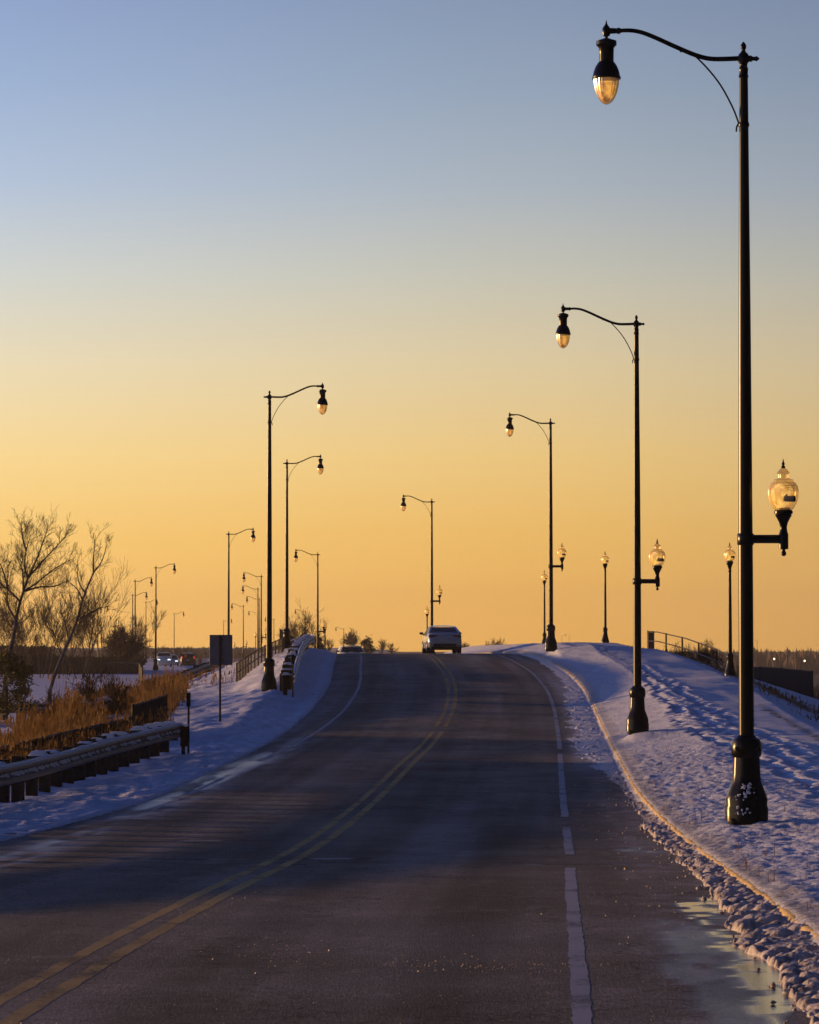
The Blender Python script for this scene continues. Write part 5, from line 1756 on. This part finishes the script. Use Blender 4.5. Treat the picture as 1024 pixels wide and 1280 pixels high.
# evening haze
HZ = MB().box((0, 1000, 12), (3000, 2300, 46)).build('haze', M['snow'], smooth=False)
HZ['kind'] = 'stuff'; HZ['label'] = 'thin evening haze over the low land'; HZ['category'] = 'haze'
hm = bpy.data.materials.new('haze_air'); hm.use_nodes = True
hn = hm.node_tree
for n_ in list(hn.nodes):
    if n_.type == 'BSDF_PRINCIPLED': hn.nodes.remove(n_)
pv = hn.nodes.new('ShaderNodeVolumePrincipled')
pv.inputs['Density'].default_value = 0.00018
pv.inputs['Color'].default_value = (0.85, 0.82, 0.8, 1)
pv.inputs['Anisotropy'].default_value = 0.3
hn.links.new(pv.outputs[0], [n_ for n_ in hn.nodes if n_.type == 'OUTPUT_MATERIAL'][0].inputs['Volume'])
HZ.data.materials[0] = hm

# ------------------------------------------------------------------ sky, sun, camera
SUN_AZ = R(-66)       # left of the view direction (+Y)
SUN_EL = R(3.9)
w = bpy.data.worlds.new('World'); S.world = w; w.use_nodes = True
nt = w.node_tree
bg = nt.nodes['Background']
tc = N(nt, 'ShaderNodeTexCoord')
sepx = N(nt, 'ShaderNodeSeparateXYZ'); L(nt, tc.outputs['Generated'], sepx.inputs[0])
asn = N(nt, 'ShaderNodeMath', operation='ARCSINE'); L(nt, sepx.outputs[2], asn.inputs[0])
# elevation in degrees -> 0..1 over -2 .. 28 degrees (square-root free)
deg = N(nt, 'ShaderNodeMapRange'); deg.inputs['From Min'].default_value = R(-2); deg.inputs['From Max'].default_value = R(30)
L(nt, asn.outputs[0], deg.inputs['Value'])


def s2l(c):
    return tuple(((v / 255 / 12.92) if v / 255 <= .04045 else ((v / 255 + .055) / 1.055) ** 2.4) for v in c)


def ep(e): return (e + 2) / 32.0
SKY = [(ep(-1.9), s2l((150, 110, 70))), (ep(-0.3), s2l((247, 186, 90))), (ep(0.8), s2l((246, 189, 96))), (ep(2.0), s2l((241, 194, 108))), (ep(3.4), s2l((237, 204, 136))), (ep(5.0), s2l((222, 206, 168))),
       (ep(6.6), s2l((196, 198, 189))), (ep(8.2), s2l((168, 182, 199))), (ep(10.0), s2l((145, 165, 193))), (ep(11.6), s2l((131, 151, 186))), (ep(16), s2l((70, 95, 153))), (1.0, s2l((37, 63, 125)))]
rp = ramp(nt, SKY, deg.outputs['Result'])
# brighter and warmer towards the sun
dotn = N(nt, 'ShaderNodeVectorMath', operation='DOT_PRODUCT')
L(nt, tc.outputs['Generated'], dotn.inputs[0]); dotn.inputs[1].default_value = (math.sin(SUN_AZ), math.cos(SUN_AZ), 0)
mr = N(nt, 'ShaderNodeMapRange'); mr.inputs['From Min'].default_value = -0.3; mr.inputs['From Max'].default_value = 1.0; mr.inputs['To Min'].default_value = 0.22; mr.inputs['To Max'].default_value = 1.86
L(nt, dotn.outputs['Value'], mr.inputs['Value'])
am = N(nt, 'ShaderNodeMapRange'); am.inputs['From Min'].default_value = -0.5; am.inputs['From Max'].default_value = 0.36
L(nt, dotn.outputs['Value'], am.inputs['Value'])
anti = ramp(nt, [(0.0, s2l((70, 62, 62))), (ep(0.5), s2l((104, 104, 132))), (ep(6), s2l((112, 112, 146))), (ep(14), s2l((70, 92, 146))), (1.0, s2l((50, 82, 150)))], deg.outputs['Result'])
rpm = mixc(nt, am.outputs['Result'], anti.outputs[0], rp.outputs[0])
hi = N(nt, 'ShaderNodeMapRange'); hi.inputs['From Min'].default_value = R(30); hi.inputs['From Max'].default_value = R(80)
L(nt, asn.outputs[0], hi.inputs['Value'])
zen = mixc(nt, hi.outputs['Result'], rpm, s2l((21, 48, 106)))
tm = N(nt, 'ShaderNodeMapRange'); tm.inputs['From Min'].default_value = 0.38; tm.inputs['From Max'].default_value = 0.62
L(nt, dotn.outputs['Value'], tm.inputs['Value'])
tint = mixc(nt, tm.outputs['Result'], (1.02, 0.98, 0.92), (1.0, 1.06, 1.20))
zt_ = N(nt, 'ShaderNodeVectorMath', operation='MULTIPLY'); L(nt, zen, zt_.inputs[0]); L(nt, tint, zt_.inputs[1])
mu = N(nt, 'ShaderNodeVectorMath', operation='SCALE'); L(nt, zt_.outputs[0], mu.inputs[0]); L(nt, mr.outputs['Result'], mu.inputs['Scale'])
sc = N(nt, 'ShaderNodeVectorMath', operation='SCALE'); L(nt, mu.outputs[0], sc.inputs[0]); sc.inputs['Scale'].default_value = 10.0
sky = N(nt, 'ShaderNodeTexSky'); sky.sky_type = 'NISHITA'; sky.sun_disc = False
sky.sun_elevation = SUN_EL; sky.sun_rotation = SUN_AZ; sky.air_density = 1.2; sky.dust_density = 2.0; sky.ozone_density = 2.0
mxs = mixc(nt, 0.08, sc.outputs[0], sky.outputs[0])
L(nt, mxs, bg.inputs['Color'])
bg.inputs['Strength'].default_value = 0.1

sl = bpy.data.lights.new('sun', 'SUN'); sl.energy = 5.0; sl.angle = R(0.9); sl.color = (1.0, 0.55, 0.21)
so_ = bpy.data.objects.new('sun', sl); COL.objects.link(so_)
sd = Vector((math.sin(SUN_AZ) * math.cos(SUN_EL), math.cos(SUN_AZ) * math.cos(SUN_EL), math.sin(SUN_EL)))
so_.rotation_euler = (-sd).to_track_quat('-Z', 'Y').to_euler()

cam = bpy.data.cameras.new('camera'); co = bpy.data.objects.new('camera', cam); COL.objects.link(co)
co.location = (0, 0, 0); co.rotation_euler = (R(90) + PITCH, 0, 0)
cam.sensor_fit = 'HORIZONTAL'; cam.sensor_width = 24.0; cam.lens = 24.0 * F / 1024.0
cam.clip_start = 0.5; cam.clip_end = 20000
cam.dof.use_dof = True; cam.dof.focus_distance = 45; cam.dof.aperture_fstop = 13
S.camera = co

S.view_settings.view_transform = 'Standard'; S.view_settings.look = 'None'
S.view_settings.exposure = 0.0; S.view_settings.gamma = 1.0
S.cycles.max_bounces = 6; S.cycles.transparent_max_bounces = 24
S.cycles.use_denoising = True
